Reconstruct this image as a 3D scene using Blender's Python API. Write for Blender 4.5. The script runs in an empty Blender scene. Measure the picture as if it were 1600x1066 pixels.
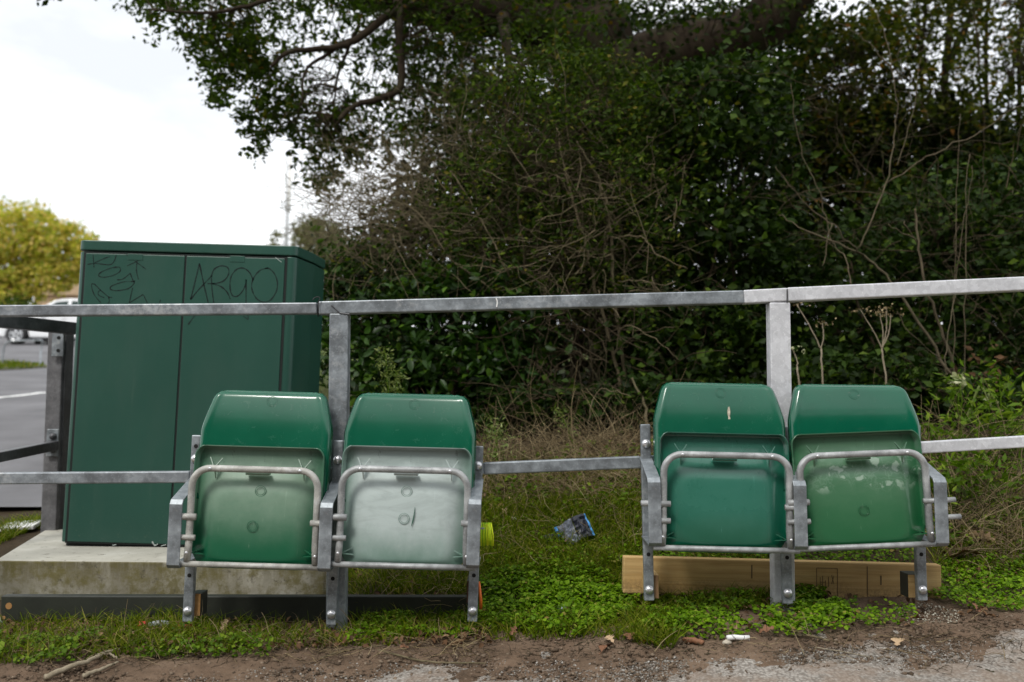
import bpy, bmesh, math, random
import numpy as np
from mathutils import Vector, Matrix, Euler, noise as mnoise

random.seed(7)
rng = np.random.default_rng(7)
S = bpy.context.scene
COL = S.collection
R = math.radians

# ------------------------------------------------------------------ camera
CAM = Vector((0.0, -2.9, 0.713))
FPX = 1400.0
CAMROT = Matrix.Rotation(R(90 + 4.5), 3, 'X') @ Matrix.Rotation(R(0.5), 3, 'Z')
cd = bpy.data.cameras.new('camera')
cd.sensor_width = 36.0
cd.lens = 36.0 * FPX / 1600.0
cd.clip_start = 0.05
cd.clip_end = 600.0
cd.dof.use_dof = True
cd.dof.focus_distance = 2.85
cd.dof.aperture_fstop = 2.5
cam = bpy.data.objects.new('camera', cd)
COL.objects.link(cam)
cam.matrix_world = Matrix.Translation(CAM) @ CAMROT.to_4x4()
S.camera = cam

# ------------------------------------------------------------------ light
SUN_EL, SUN_AZ = 50.0, 208.0           # azimuth measured from +Y towards +X: behind the camera, a little to its left
w = bpy.data.worlds.new('World')
S.world = w
w.use_nodes = True
nt = w.node_tree
for n in list(nt.nodes):
    nt.nodes.remove(n)
wo = nt.nodes.new('ShaderNodeOutputWorld')
bg = nt.nodes.new('ShaderNodeBackground')
bg.inputs['Strength'].default_value = 0.09
sky = nt.nodes.new('ShaderNodeTexSky')
sky.sky_type = 'NISHITA'
sky.sun_disc = False
sky.sun_elevation = R(SUN_EL)
sky.sun_rotation = R(SUN_AZ)
sky.dust_density = 3.0
tc = nt.nodes.new('ShaderNodeTexCoord')
mp = nt.nodes.new('ShaderNodeMapping')
mp.inputs['Scale'].default_value = (1.0, 1.0, 2.6)
nz = nt.nodes.new('ShaderNodeTexNoise')
nz.inputs['Scale'].default_value = 2.1
nz.inputs['Detail'].default_value = 7.0
nz.inputs['Roughness'].default_value = 0.55
cr = nt.nodes.new('ShaderNodeValToRGB')
cr.color_ramp.elements[0].position = 0.36
cr.color_ramp.elements[0].color = (7.9, 8.2, 8.6, 1)
cr.color_ramp.elements[1].position = 0.66
cr.color_ramp.elements[1].color = (13.0, 13.2, 13.4, 1)
mx = nt.nodes.new('ShaderNodeMix')
mx.data_type = 'RGBA'
mx.inputs['Factor'].default_value = 0.9
nt.links.new(tc.outputs['Generated'], mp.inputs['Vector'])
nt.links.new(mp.outputs['Vector'], nz.inputs['Vector'])
nt.links.new(nz.outputs['Fac'], cr.inputs['Fac'])
nt.links.new(sky.outputs['Color'], mx.inputs['A'])
nt.links.new(cr.outputs['Color'], mx.inputs['B'])
nt.links.new(mx.outputs['Result'], bg.inputs['Color'])
nt.links.new(bg.outputs['Background'], wo.inputs['Surface'])
sl = bpy.data.lights.new('sun', 'SUN')
sl.energy = 1.45
sl.angle = R(14)
sl.color = (1.0, 0.97, 0.91)
sun = bpy.data.objects.new('sun', sl)
COL.objects.link(sun)
_d = Vector((math.sin(R(SUN_AZ)) * math.cos(R(SUN_EL)), math.cos(R(SUN_AZ)) * math.cos(R(SUN_EL)), math.sin(R(SUN_EL))))
sun.rotation_euler = _d.to_track_quat('Z', 'Y').to_euler()
S.view_settings.view_transform = 'Standard'
S.view_settings.look = 'None'
S.view_settings.exposure = 0.5
S.view_settings.gamma = 1.0
S.view_settings.use_curve_mapping = False
S.cycles.max_bounces = 6
S.cycles.transparent_max_bounces = 8

# ------------------------------------------------------------------ pixel / world helpers
_RM = np.array(CAMROT)
_C = np.array(CAM)


def rays(px, py):
    px = np.asarray(px, float)
    py = np.asarray(py, float)
    d = np.stack([(px - 800) / FPX, -(py - 533) / FPX, -np.ones_like(px)], -1)
    return d @ _RM.T


def P(px, py, Y):
    d = rays([px], [py])[0]
    t = (Y - _C[1]) / d[1]
    return Vector(_C + d * t)


def PD(px, py, d):
    return P(px, py, d - 2.9)


def PN(px, py, Y):
    d = rays(px, py)
    t = (np.asarray(Y) - _C[1]) / d[..., 1]
    return _C + d * t[..., None]


def sst(a, b, x):
    t = np.clip((np.asarray(x, float) - a) / (b - a), 0, 1)
    return t * t * (3 - 2 * t)


def ground(x, y):
    x = np.asarray(x, float)
    y = np.asarray(y, float)
    base = 0.085 * sst(-0.6, 0.95, x) + 0.03 * sst(0.95, 2.5, x)
    base = base * (1 - 0.55 * sst(-0.05, -0.8, y)) - 0.03 * sst(-0.15, -0.6, y)
    yb = np.maximum(y, 0)
    bank = 0.36 * sst(0.0, 1.5, y) + 0.22 * np.clip(y - 0.1, 0, 1.3) * 0.55 + 0.10 * np.clip(y - 1.4, 0, 60)
    left = 0.14 * sst(0.5, 1.4, y) + 0.105 * np.clip(y - 1.4, 0, 44) + 0.02 * np.clip(y - 45.4, 0, 200)
    e = -0.62 - 0.30 * np.clip(yb - 1.0, 0, 200)
    s = sst(e - 0.08, e + 0.22, x)
    wob = 0.006 * np.sin(x * 7.1 + 1.3 * y) * np.cos(y * 6.3 - x * 2.1) + 0.004 * np.sin(x * 17 + 2) * np.sin(y * 19 + x)
    return base + bank * s + left * (1 - s) + wob


def G(px, py):
    """pixel -> point on the ground, vectorised ray march"""
    px = np.atleast_1d(np.asarray(px, float))
    py = np.atleast_1d(np.asarray(py, float))
    d = rays(px, py)
    d = d / d[:, 1:2]
    ts = np.concatenate([np.linspace(0.8, 6, 90), np.linspace(6.2, 60, 120)])
    hit = np.full(len(px), np.nan)
    lo = np.full(len(px), ts[0])
    done = np.zeros(len(px), bool)
    for t in ts:
        p = _C + d * t
        under = (p[:, 2] < ground(p[:, 0], p[:, 1])) & ~done
        hit[under] = t
        done |= under
        lo[~done] = t
    hi = np.where(np.isnan(hit), ts[-1], hit)
    for _ in range(14):
        m = (lo + hi) / 2
        p = _C + d * m[:, None]
        under = p[:, 2] < ground(p[:, 0], p[:, 1])
        hi = np.where(under, m, hi)
        lo = np.where(under, lo, m)
    p = _C + d * hi[:, None]
    p[:, 2] = ground(p[:, 0], p[:, 1])
    return p, done


def G1(px, py):
    return Vector(G([px], [py])[0][0])


def in_poly(poly, n, r=None):
    """n random pixels inside a polygon"""
    r = r or rng
    poly = np.array(poly, float)
    lo, hi = poly.min(0), poly.max(0)
    out = []
    cnt = 0
    while cnt < n:
        q = r.uniform(lo, hi, (max(200, n * 2), 2))
        x, y = q[:, 0], q[:, 1]
        ins = np.zeros(len(q), bool)
        j = len(poly) - 1
        for i in range(len(poly)):
            xi, yi = poly[i]
            xj, yj = poly[j]
            c = ((yi > y) != (yj > y)) & (x < (xj - xi) * (y - yi) / (yj - yi + 1e-12) + xi)
            ins ^= c
            j = i
        out.append(q[ins])
        cnt += ins.sum()
    return np.concatenate(out)[:n]


# ------------------------------------------------------------------ object helpers
def tag(o, label=None, cat=None, group=None, kind=None):
    if label:
        o['label'] = label
    if cat:
        o['category'] = cat
    if group:
        o['group'] = group
    if kind:
        o['kind'] = kind
    return o


def thing(name, label, cat, loc=(0, 0, 0), rot=(0, 0, 0), group=None):
    o = bpy.data.objects.new(name, None)
    o.empty_display_size = 0.1
    COL.objects.link(o)
    o.location = loc
    o.rotation_euler = rot
    return tag(o, label, cat, group)


def link(name, me, m, parent=None, label=None):
    o = bpy.data.objects.new(name, me)
    COL.objects.link(o)
    if m is not None and not me.materials:
        me.materials.append(m)
    if parent is not None:
        o.parent = parent
    if label:
        o['label'] = label
    return o


def mesh_np(name, v, f, smooth=False):
    """fast mesh from uniform faces"""
    v = np.ascontiguousarray(v, np.float32)
    f = np.ascontiguousarray(f, np.int32)
    me = bpy.data.meshes.new(name)
    k = f.shape[1]
    me.vertices.add(len(v))
    me.vertices.foreach_set('co', v.ravel())
    me.loops.add(f.size)
    me.loops.foreach_set('vertex_index', f.ravel())
    me.polygons.add(len(f))
    me.polygons.foreach_set('loop_start', np.arange(0, f.size, k, dtype=np.int32))
    me.polygons.foreach_set('loop_total', np.full(len(f), k, np.int32))
    if smooth:
        me.polygons.foreach_set('use_smooth', np.ones(len(f), bool))
    me.update(calc_edges=True)
    return me


class MB:
    def __init__(s):
        s.v = []
        s.f = []

    def add(s, vs, fs):
        n = len(s.v)
        s.v += [tuple(p) for p in vs]
        s.f += [tuple(i + n for i in f) for f in fs]
        return s

    def box(s, c, d, M=None):
        x, y, z = (q / 2 for q in d)
        vs = [Vector((a * x, b * y, e * z)) for a in (-1, 1) for b in (-1, 1) for e in (-1, 1)]
        if M is not None:
            vs = [M @ p for p in vs]
        vs = [p + Vector(c) for p in vs]
        return s.add(vs, [(0, 1, 3, 2), (4, 6, 7, 5), (0, 4, 5, 1), (2, 3, 7, 6), (0, 2, 6, 4), (1, 5, 7, 3)])

    def bar(s, a, b, wd, ht, up=(0, 0, 1)):
        """rectangular bar from a to b; wd across, ht along up"""
        a, b = Vector(a), Vector(b)
        t = (b - a).normalized()
        u = Vector(up)
        u = (u - t * u.dot(t)).normalized()
        r = t.cross(u)
        vs = []
        for p in (a, b):
            for i, j in ((-1, -1), (1, -1), (1, 1), (-1, 1)):
                vs.append(p + r * (i * wd / 2) + u * (j * ht / 2))
        return s.add(vs, [(3, 2, 1, 0), (4, 5, 6, 7), (0, 1, 5, 4), (1, 2, 6, 5), (2, 3, 7, 6), (3, 0, 4, 7)])

    def tube(s, pts, r, n=8, cap=True):
        pts = [Vector(p) for p in pts]
        rs = r if isinstance(r, (list, tuple)) else [r] * len(pts)
        rings = []
        u = None
        for i, p in enumerate(pts):
            t = (pts[min(i + 1, len(pts) - 1)] - pts[max(i - 1, 0)]).normalized()
            if u is None:
                u = t.orthogonal().normalized()
            else:
                u = (u - t * u.dot(t))
                u = u.normalized() if u.length > 1e-6 else t.orthogonal().normalized()
            b = t.cross(u)
            rings.append([p + (u * math.cos(2 * math.pi * k / n) + b * math.sin(2 * math.pi * k / n)) * rs[i] for k in range(n)])
        vs = [q for ring in rings for q in ring]
        fs = []
        for i in range(len(pts) - 1):
            for k in range(n):
                a, b2 = i * n + k, i * n + (k + 1) % n
                fs.append((a, b2, b2 + n, a + n))
        if cap:
            fs.append(tuple(range(n - 1, -1, -1)))
            fs.append(tuple((len(pts) - 1) * n + k for k in range(n)))
        return s.add(vs, fs)

    def prism(s, outline, axis, a, b):
        """outline of 2-D points swept along axis ('x','y','z') from a to b"""
        n = len(outline)

        def mk(p, q):
            return {'y': (p[0], q, p[1]), 'z': (p[0], p[1], q), 'x': (q, p[0], p[1])}[axis]
        vs = [mk(p, a) for p in outline] + [mk(p, b) for p in outline]
        fs = [tuple(range(n)), tuple(range(2 * n - 1, n - 1, -1))]
        fs += [(i, i + n, (i + 1) % n + n, (i + 1) % n) for i in range(n)]
        return s.add(vs, fs)

    def dome(s, c, r, h, axis=(0, -1, 0), n=12, m=4):
        """rounded bolt head"""
        ax = Vector(axis).normalized()
        u = ax.orthogonal().normalized()
        b = ax.cross(u)
        c = Vector(c)
        vs = []
        for i in range(m):
            a = i / m * math.pi / 2
            for k in range(n):
                t = 2 * math.pi * k / n
                vs.append(c + (u * math.cos(t) + b * math.sin(t)) * (r * math.cos(a)) + ax * (h * math.sin(a)))
        vs.append(c + ax * h)
        fs = []
        for i in range(m - 1):
            for k in range(n):
                fs.append((i * n + k, i * n + (k + 1) % n, (i + 1) * n + (k + 1) % n, (i + 1) * n + k))
        for k in range(n):
            fs.append(((m - 1) * n + k, (m - 1) * n + (k + 1) % n, m * n))
        return s.add(vs, fs)

    def mesh(s, name, smooth=False):
        me = bpy.data.meshes.new(name)
        me.from_pydata(s.v, [], s.f)
        bm = bmesh.new()
        bm.from_mesh(me)
        bmesh.ops.recalc_face_normals(bm, faces=bm.faces)
        bm.to_mesh(me)
        bm.free()
        if smooth:
            me.polygons.foreach_set('use_smooth', np.ones(len(me.polygons), bool))
        return me

    def build(s, name, m, parent=None, smooth=False, bevel=0, label=None, seg=2):
        o = link(name, s.mesh(name, smooth), m, parent, label)
        if bevel:
            b = o.modifiers.new('bevel', 'BEVEL')
            b.width = bevel
            b.segments = seg
            b.limit_method = 'ANGLE'
            b.angle_limit = R(40)
            b.harden_normals = False
        return o


def copy_tree(o, parent=None):
    c = o.copy()
    COL.objects.link(c)
    c.parent = parent
    for ch in list(o.children):
        copy_tree(ch, c)
    return c


# ------------------------------------------------------------------ materials
class NT:
    def __init__(s, name):
        s.m = bpy.data.materials.new(name)
        s.m.use_nodes = True
        s.t = s.m.node_tree
        s.b = s.t.nodes['Principled BSDF']
        s.out = s.t.nodes['Material Output']
        s._co = None

    def n(s, typ, **kw):
        q = s.t.nodes.new(typ)
        for k, v in kw.items():
            setattr(q, k, v)
        return q

    def l(s, a, b):
        s.t.links.new(a, b)

    def co(s, which='Object'):
        if s._co is None:
            s._co = s.n('ShaderNodeTexCoord')
        return s._co.outputs[which]

    def noise(s, scale, detail=4, rough=0.55, vec=None, stretch=None, dist=0.0, which='Object'):
        q = s.n('ShaderNodeTexNoise')
        q.inputs['Scale'].default_value = scale
        q.inputs['Detail'].default_value = detail
        q.inputs['Roughness'].default_value = rough
        q.inputs['Distortion'].default_value = dist
        v = vec or s.co(which)
        if stretch:
            mpn = s.n('ShaderNodeMapping')
            mpn.inputs['Scale'].default_value = stretch
            s.l(v, mpn.inputs['Vector'])
            v = mpn.outputs['Vector']
        s.l(v, q.inputs['Vector'])
        return q.outputs['Fac']

    def ramp(s, fac, stops):
        q = s.n('ShaderNodeValToRGB')
        e = q.color_ramp.elements
        while len(e) < len(stops):
            e.new(0.5)
        for el, (p, c) in zip(e, stops):
            el.position = p
            el.color = (*c, 1) if not isinstance(c, (int, float)) else (c, c, c, 1)
        s.l(fac, q.inputs['Fac'])
        return q.outputs['Color']

    def mix(s, fac, a, b, blend='MIX'):
        q = s.n('ShaderNodeMix', data_type='RGBA', blend_type=blend)
        for nm, v in (('Factor', fac), ('A', a), ('B', b)):
            sock = q.inputs[nm]
            if isinstance(v, (int, float)):
                sock.default_value = v if nm == 'Factor' else (v, v, v, 1)
            elif isinstance(v, tuple):
                sock.default_value = (*v, 1)
            else:
                s.l(v, sock)
        return q.outputs['Result']

    def math(s, op, a, b=0.0, c=None, clamp=False):
        q = s.n('ShaderNodeMath', operation=op, use_clamp=clamp)
        for i, v in enumerate((a, b) if c is None else (a, b, c)):
            if isinstance(v, (int, float)):
                q.inputs[i].default_value = v
            else:
                s.l(v, q.inputs[i])
        return q.outputs[0]

    def col(s, c):
        if isinstance(c, tuple):
            s.b.inputs['Base Color'].default_value = (*c, 1)
        else:
            s.l(c, s.b.inputs['Base Color'])
        return s

    def set(s, **kw):
        nm = {'rough': 'Roughness', 'metal': 'Metallic', 'spec': 'Specular IOR Level', 'coat': 'Coat Weight', 'coatr': 'Coat Roughness',
              'sheen': 'Sheen Weight'}
        for k, v in kw.items():
            sock = s.b.inputs[nm[k]]
            if isinstance(v, (int, float)):
                sock.default_value = v
            else:
                s.l(v, sock)
        return s

    def bump(s, h, strength=0.3, dist=0.01):
        q = s.n('ShaderNodeBump')
        q.inputs['Strength'].default_value = strength
        q.inputs['Distance'].default_value = dist
        s.l(h, q.inputs['Height'])
        s.l(q.outputs['Normal'], s.b.inputs['Normal'])
        return s

    def sep(s, which='Object'):
        q = s.n('ShaderNodeSeparateXYZ')
        s.l(s.co(which), q.inputs[0])
        return q.outputs


def plain(name, c, rough=0.6, metal=0.0, var=0.25, scale=8.0, bump=0.0, spec=0.5):
    t = NT(name)
    a = tuple(q * (1 - var) for q in c)
    b = tuple(min(1, q * (1 + var)) for q in c)
    t.col(t.ramp(t.noise(scale, 5, 0.6), [(0.3, a), (0.7, b)])).set(rough=rough, metal=metal, spec=spec)
    if bump:
        t.bump(t.noise(scale * 6, 4), bump, 0.004)
    return t.m


def steel(name, base, streak=0.25, rough=0.42, metal=0.55, blot=0.6):
    t = NT(name)
    sp = t.n('ShaderNodeTexVoronoi')
    sp.inputs['Scale'].default_value = 70
    t.l(t.co(), sp.inputs['Vector'])
    sep = t.n('ShaderNodeSeparateColor')
    t.l(sp.outputs['Color'], sep.inputs[0])
    n1 = t.noise(14, 6, 0.62)
    n2 = t.noise(46, 5, 0.7)
    n3 = t.noise(3.0, 3)
    dk = tuple(q * (1 - streak) for q in base)
    lt = tuple(min(1, q * (1 + streak)) for q in base)
    c = t.ramp(n1, [(0.38, dk), (0.62, lt)])
    c = t.mix(t.math('MULTIPLY', sep.outputs[0], 0.5), c, tuple(q * 0.62 for q in base))
    wh = t.ramp(t.math('MULTIPLY', n2, t.math('ADD', n3, 0.35)), [(0.45, 0.0), (0.62, 1.0)])
    c = t.mix(t.math('MULTIPLY', wh, blot), c, (0.52, 0.53, 0.53))
    spk = t.ramp(t.noise(150, 4, 0.7), [(0.58, 0.0), (0.68, 1.0)])
    c = t.mix(t.math('MULTIPLY', spk, 0.45), c, tuple(min(1, q * 1.9) for q in base))
    rust = t.ramp(t.noise(23, 5, 0.65), [(0.70, 0.0), (0.8, 1.0)])
    c = t.mix(t.math('MULTIPLY', rust, 0.35), c, (0.2, 0.13, 0.08))
    t.col(c)
    t.set(metal=metal, rough=t.math('ADD', t.math('MULTIPLY', n1, 0.3), rough - 0.12))
    t.bump(n2, 0.12, 0.003)
    return t.m


M = {}
M['steel'] = steel('galvanised_steel', (0.27, 0.298, 0.32), streak=0.42, metal=0.4, blot=0.5)
M['steel_lit'] = steel('lit_galvanised_steel', (0.66, 0.67, 0.70), streak=0.07, blot=0.2, metal=0.15)  # galvanised steel with the brighter light on the right sections put into its colour
M['steel_dark'] = steel('weathered_steel', (0.10, 0.10, 0.105), streak=0.25, blot=0.08, metal=0.4)
M['steel_rail'] = steel('mottled_steel', (0.24, 0.26, 0.28), streak=0.4, blot=0.6, metal=0.4)
M['steel_mid'] = steel('grey_weathered_steel', (0.17, 0.168, 0.175), streak=0.2, blot=0.1, metal=0.35)
M['steel_tube'] = steel('dull_zinc_tube', (0.33, 0.34, 0.34), streak=0.35, blot=0.6, metal=0.3, rough=0.5)
M['steel_rusty'] = steel('creamy_zinc_tube', (0.39, 0.385, 0.355), streak=0.3, blot=0.75, metal=0.15, rough=0.55)
M['bolt'] = plain('bolt_zinc', (0.66, 0.66, 0.68), 0.28, 0.75, 0.1)
M['hole'] = plain('hole_shadow', (0.01, 0.01, 0.01), 0.9)
M['rubber'] = plain('black_rubber', (0.015, 0.015, 0.016), 0.7)


def seat_green(name, base=(0.001, 0.090, 0.046), rough=0.24):
    t = NT(name)
    n = t.noise(6, 4)
    fine = t.noise(160, 3, 0.7)
    c = t.ramp(n, [(0.3, tuple(q * 0.88 for q in base)), (0.7, tuple(q * 1.1 for q in base))])
    dust = t.ramp(t.noise(34, 7, 0.75, dist=0.6), [(0.58, 0.0), (0.8, 1.0)])
    c = t.mix(t.math('MULTIPLY', dust, 0.05), c, (0.3, 0.34, 0.3))
    scr = t.ramp(t.noise(90, 5, 0.8, stretch=(1, 1, 0.12)), [(0.66, 0.0), (0.72, 1.0)])
    c = t.mix(t.math('MULTIPLY', scr, 0.12), c, (0.25, 0.36, 0.3))
    t.col(c)
    t.set(rough=t.math('ADD', t.math('MULTIPLY', dust, 0.25), t.math('ADD', t.math('MULTIPLY', n, 0.1), rough - 0.05)), spec=0.45, coat=0.5, coatr=max(0.04, rough * 0.45))
    t.bump(fine, 0.05, 0.001)
    return t.m


def seat_fade_sheen(name, amount, pale=(0.48, 0.55, 0.5), base=(0.005, 0.10, 0.045), lo=0.02, hi=0.26, blot=0.0, rough=0.4, coat=0.0):
    """bleached plastic: the bleach sits where the dish has been out in the weather; z runs up the pan"""
    t = NT(name)
    sx = t.sep('Object')
    n = t.noise(7, 5, 0.6)
    n2 = t.noise(24, 6, 0.65, stretch=(1, 1, 0.7))
    zz = t.math('ADD', sx[2], t.math('MULTIPLY', t.math('SUBTRACT', n, 0.5), 0.10))
    up = t.n('ShaderNodeMapRange', interpolation_type='SMOOTHSTEP')
    up.inputs['From Min'].default_value = lo
    up.inputs['From Max'].default_value = hi
    t.l(zz, up.inputs['Value'])
    ax = t.math('ABSOLUTE', sx[0])
    side = t.n('ShaderNodeMapRange', interpolation_type='SMOOTHSTEP')
    side.inputs['From Min'].default_value = 0.195
    side.inputs['From Max'].default_value = 0.13
    t.l(t.math('ADD', ax, t.math('MULTIPLY', t.math('SUBTRACT', n, 0.5), 0.05)), side.inputs['Value'])
    f = t.math('MULTIPLY', up.outputs[0], t.math('ADD', t.math('MULTIPLY', side.outputs[0], 0.75), 0.25))
    f = t.math('MULTIPLY', f, t.math('ADD', t.math('MULTIPLY', n2, 0.7), 0.62), clamp=True)
    f = t.math('MULTIPLY', f, amount, clamp=True)
    c = t.mix(f, base, pale)
    if blot:
        vb = t.noise(27, 3, 0.5, dist=0.2)
        zb = t.n('ShaderNodeMapRange', interpolation_type='SMOOTHSTEP')
        zb.inputs['From Min'].default_value = 0.16
        zb.inputs['From Max'].default_value = 0.2
        t.l(zz, zb.inputs['Value'])
        zc = t.n('ShaderNodeMapRange', interpolation_type='SMOOTHSTEP')
        zc.inputs['From Min'].default_value = 0.3
        zc.inputs['From Max'].default_value = 0.26
        t.l(zz, zc.inputs['Value'])
        ring = t.ramp(vb, [(0.44, 0.0), (0.49, 0.22), (0.52, 0.02), (0.56, 0.05), (0.62, 1.0)])
        c = t.mix(t.math('MULTIPLY', t.math('MULTIPLY', zb.outputs[0], zc.outputs[0]), t.math('MULTIPLY', ring, blot)), c, (0.30, 0.40, 0.32))
    spk = t.ramp(t.noise(75, 6, 0.8, stretch=(0.4, 1, 1.3)), [(0.64, 0.0), (0.72, 1.0)])
    c = t.mix(t.math('MULTIPLY', spk, 0.4), c, (0.03, 0.07, 0.05))
    wipe = t.ramp(t.noise(13, 7, 0.72, stretch=(0.35, 1, 1.5), dist=1.2), [(0.45, 0.0), (0.66, 1.0)])
    c = t.mix(t.math('MULTIPLY', t.math('MULTIPLY', wipe, f), 0.5), c, tuple(q * 0.62 for q in pale))
    scr = t.ramp(t.noise(60, 4, 0.75, stretch=(2.2, 1, 0.09), dist=0.4), [(0.655, 0.0), (0.70, 1.0)])
    c = t.mix(t.math('MULTIPLY', scr, 0.3), c, tuple(min(1, q * 1.25) for q in pale))
    band = t.n('ShaderNodeMapRange', interpolation_type='SMOOTHSTEP')
    band.inputs['From Min'].default_value = 0.275
    band.inputs['From Max'].default_value = 0.31
    t.l(zz, band.inputs['Value'])
    c = t.mix(t.math('MULTIPLY', band.outputs[0], 0.42), c, tuple(q * 0.35 + 0.01 for q in base))
    dk = t.ramp(t.noise(48, 5, 0.7, stretch=(1, 1, 0.45)), [(0.60, 0.0), (0.70, 1.0)])
    c = t.mix(t.math('MULTIPLY', t.math('MULTIPLY', band.outputs[0], dk), 0.6), c, (0.02, 0.025, 0.018))
    gr = t.ramp(t.noise(11, 5, 0.7), [(0.6, 0.0), (0.8, 1.0)])
    c = t.mix(t.math('MULTIPLY', gr, 0.15), c, (0.05, 0.06, 0.03))
    t.col(c).set(rough=t.math('ADD', t.math('MULTIPLY', f, 0.2), rough - 0.12), spec=0.45, coat=coat, coatr=0.12)
    t.bump(n2, 0.05, 0.002)
    return t.m


M['green'] = seat_green('green_plastic')


def paint_green():
    t = NT('cabinet_paint')
    n = t.noise(2.2, 5, 0.6)
    c = t.ramp(n, [(0.3, (0.017, 0.066, 0.048)), (0.7, (0.024, 0.082, 0.060))])
    drip = t.ramp(t.noise(30, 6, 0.7, stretch=(1, 1, 0.08)), [(0.62, 0.0), (0.8, 1.0)])
    c = t.mix(t.math('MULTIPLY', drip, 0.16), c, (0.13, 0.17, 0.14))
    dull = t.ramp(t.noise(4.5, 6, 0.65, stretch=(1, 1, 0.4)), [(0.45, 0.0), (0.75, 1.0)])
    c = t.mix(t.math('MULTIPLY', dull, 0.22), c, (0.075, 0.11, 0.09))
    spt = t.ramp(t.noise(190, 3, 0.7), [(0.70, 0.0), (0.75, 1.0)])
    c = t.mix(t.math('MULTIPLY', spt, 0.25), c, (0.2, 0.23, 0.2))
    z = t.sep()[2]
    low = t.n('ShaderNodeMapRange')
    low.inputs['From Min'].default_value = 0.22
    low.inputs['From Max'].default_value = 0.0
    t.l(z, low.inputs['Value'])
    spl = t.ramp(t.noise(85, 6, 0.75), [(0.60, 0.0), (0.68, 1.0)])
    c = t.mix(t.math('MULTIPLY', t.math('MULTIPLY', spl, low.outputs[0]), 0.4), c, (0.2, 0.19, 0.14))
    t.col(c).set(rough=0.36, spec=0.4)
    t.bump(t.noise(220, 3, 0.6), 0.05, 0.001)
    return t.m


M['cabinet'] = paint_green()
M['groove'] = plain('door_gap_black', (0.004, 0.007, 0.006), 0.8)
_t = NT('marker_ink')
_t.col(_t.ramp(_t.noise(55, 6, 0.75), [(0.42, (0.006, 0.010, 0.010)), (0.60, (0.014, 0.036, 0.030))])).set(rough=0.6, spec=0.2)
M['ink'] = _t.m
M['scuff'] = plain('chalky_scuff', (0.45, 0.5, 0.47), 0.8)


def concrete():
    t = NT('stained_concrete')
    n = t.noise(3.2, 7, 0.65)
    n2 = t.noise(28, 7, 0.72)
    c = t.ramp(n, [(0.28, (0.20, 0.18, 0.125)), (0.5, (0.36, 0.34, 0.27)), (0.72, (0.56, 0.545, 0.48))])
    z = t.sep()[2]
    up = t.n('ShaderNodeMapRange')
    up.inputs['From Min'].default_value = 0.03
    up.inputs['From Max'].default_value = 0.146
    t.l(z, up.inputs['Value'])
    top = t.n('ShaderNodeMapRange')
    top.inputs['From Min'].default_value = 0.1485
    top.inputs['From Max'].default_value = 0.146
    t.l(z, top.inputs['Value'])
    st = t.ramp(t.noise(15, 6, 0.75, stretch=(1, 1, 0.12)), [(0.36, 0.0), (0.56, 1.0)])
    a = t.math('MULTIPLY', t.math('MULTIPLY', st, up.outputs[0]), top.outputs[0])
    c = t.mix(t.math('MULTIPLY', a, 0.85), c, (0.10, 0.085, 0.035))
    alg = t.ramp(t.noise(9, 8, 0.75), [(0.44, 0.0), (0.58, 1.0)])
    c = t.mix(t.math('MULTIPLY', t.math('MULTIPLY', alg, 0.85), top.outputs[0]), c, (0.15, 0.13, 0.045))
    c = t.mix(t.math('MULTIPLY', t.math('SUBTRACT', 1.0, top.outputs[0]), 0.35), c, (0.62, 0.61, 0.56))
    pit = t.ramp(n2, [(0.30, 0.0), (0.42, 1.0)])
    c = t.mix(pit, (0.09, 0.08, 0.055), c)
    t.col(c).set(rough=0.9, spec=0.2)
    t.bump(n2, 0.5, 0.006)
    return t.m


M['concrete'] = concrete()


def wood(name, a, b, paint=None, grain=1.0):
    t = NT(name)
    g = t.noise(9, 7, 0.62, stretch=(0.35, 6, 7), dist=0.8)
    g2 = t.noise(40, 5, 0.7, stretch=(0.06, 2, 3))
    c = t.ramp(g, [(0.32, a), (0.5, tuple((p + q) / 2 for p, q in zip(a, b))), (0.7, b)])
    c = t.mix(t.math('MULTIPLY', t.ramp(g2, [(0.45, 0.0), (0.7, 1.0)]), 0.35 * grain), c, tuple(q * 0.4 for q in a))
    knot = t.n('ShaderNodeTexVoronoi')
    knot.inputs['Scale'].default_value = 5.5
    mpn = t.n('ShaderNodeMapping')
    mpn.inputs['Scale'].default_value = (0.7, 1, 1.6)
    t.l(t.co(), mpn.inputs['Vector'])
    t.l(mpn.outputs['Vector'], knot.inputs['Vector'])
    c = t.mix(t.math('MULTIPLY', t.ramp(knot.outputs['Distance'], [(0.03, 1.0), (0.10, 0.0)]), 0.6 * grain), c, (0.06, 0.035, 0.015))
    c = t.mix(t.math('MULTIPLY', t.ramp(t.noise(3, 5), [(0.42, 0.0), (0.75, 1.0)]), 0.35), c, (0.13, 0.10, 0.06))
    zt = t.sep()[2]
    spz = t.n('ShaderNodeMapRange')
    spz.inputs['From Min'].default_value = 0.0
    spz.inputs['From Max'].default_value = -0.062
    t.l(t.math('ADD', zt, t.math('MULTIPLY', t.math('SUBTRACT', t.noise(12, 6, 0.7), 0.5), 0.10)), spz.inputs['Value'])
    spl = t.ramp(t.noise(95, 6, 0.75), [(0.40, 0.0), (0.60, 1.0)])
    c = t.mix(t.math('MULTIPLY', t.math('MULTIPLY', spl, spz.outputs[0]), 0.75 * grain), c, (0.085, 0.06, 0.04))
    crk = t.ramp(t.noise(16, 4, 0.6, stretch=(0.10, 3, 6), dist=0.2), [(0.70, 0.0), (0.725, 1.0)])
    c = t.mix(t.math('MULTIPLY', crk, 0.7 * grain), c, (0.04, 0.026, 0.014))
    t.col(c).set(rough=0.75, spec=0.25)
    t.bump(g2, 0.25, 0.003)
    return t.m


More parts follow.
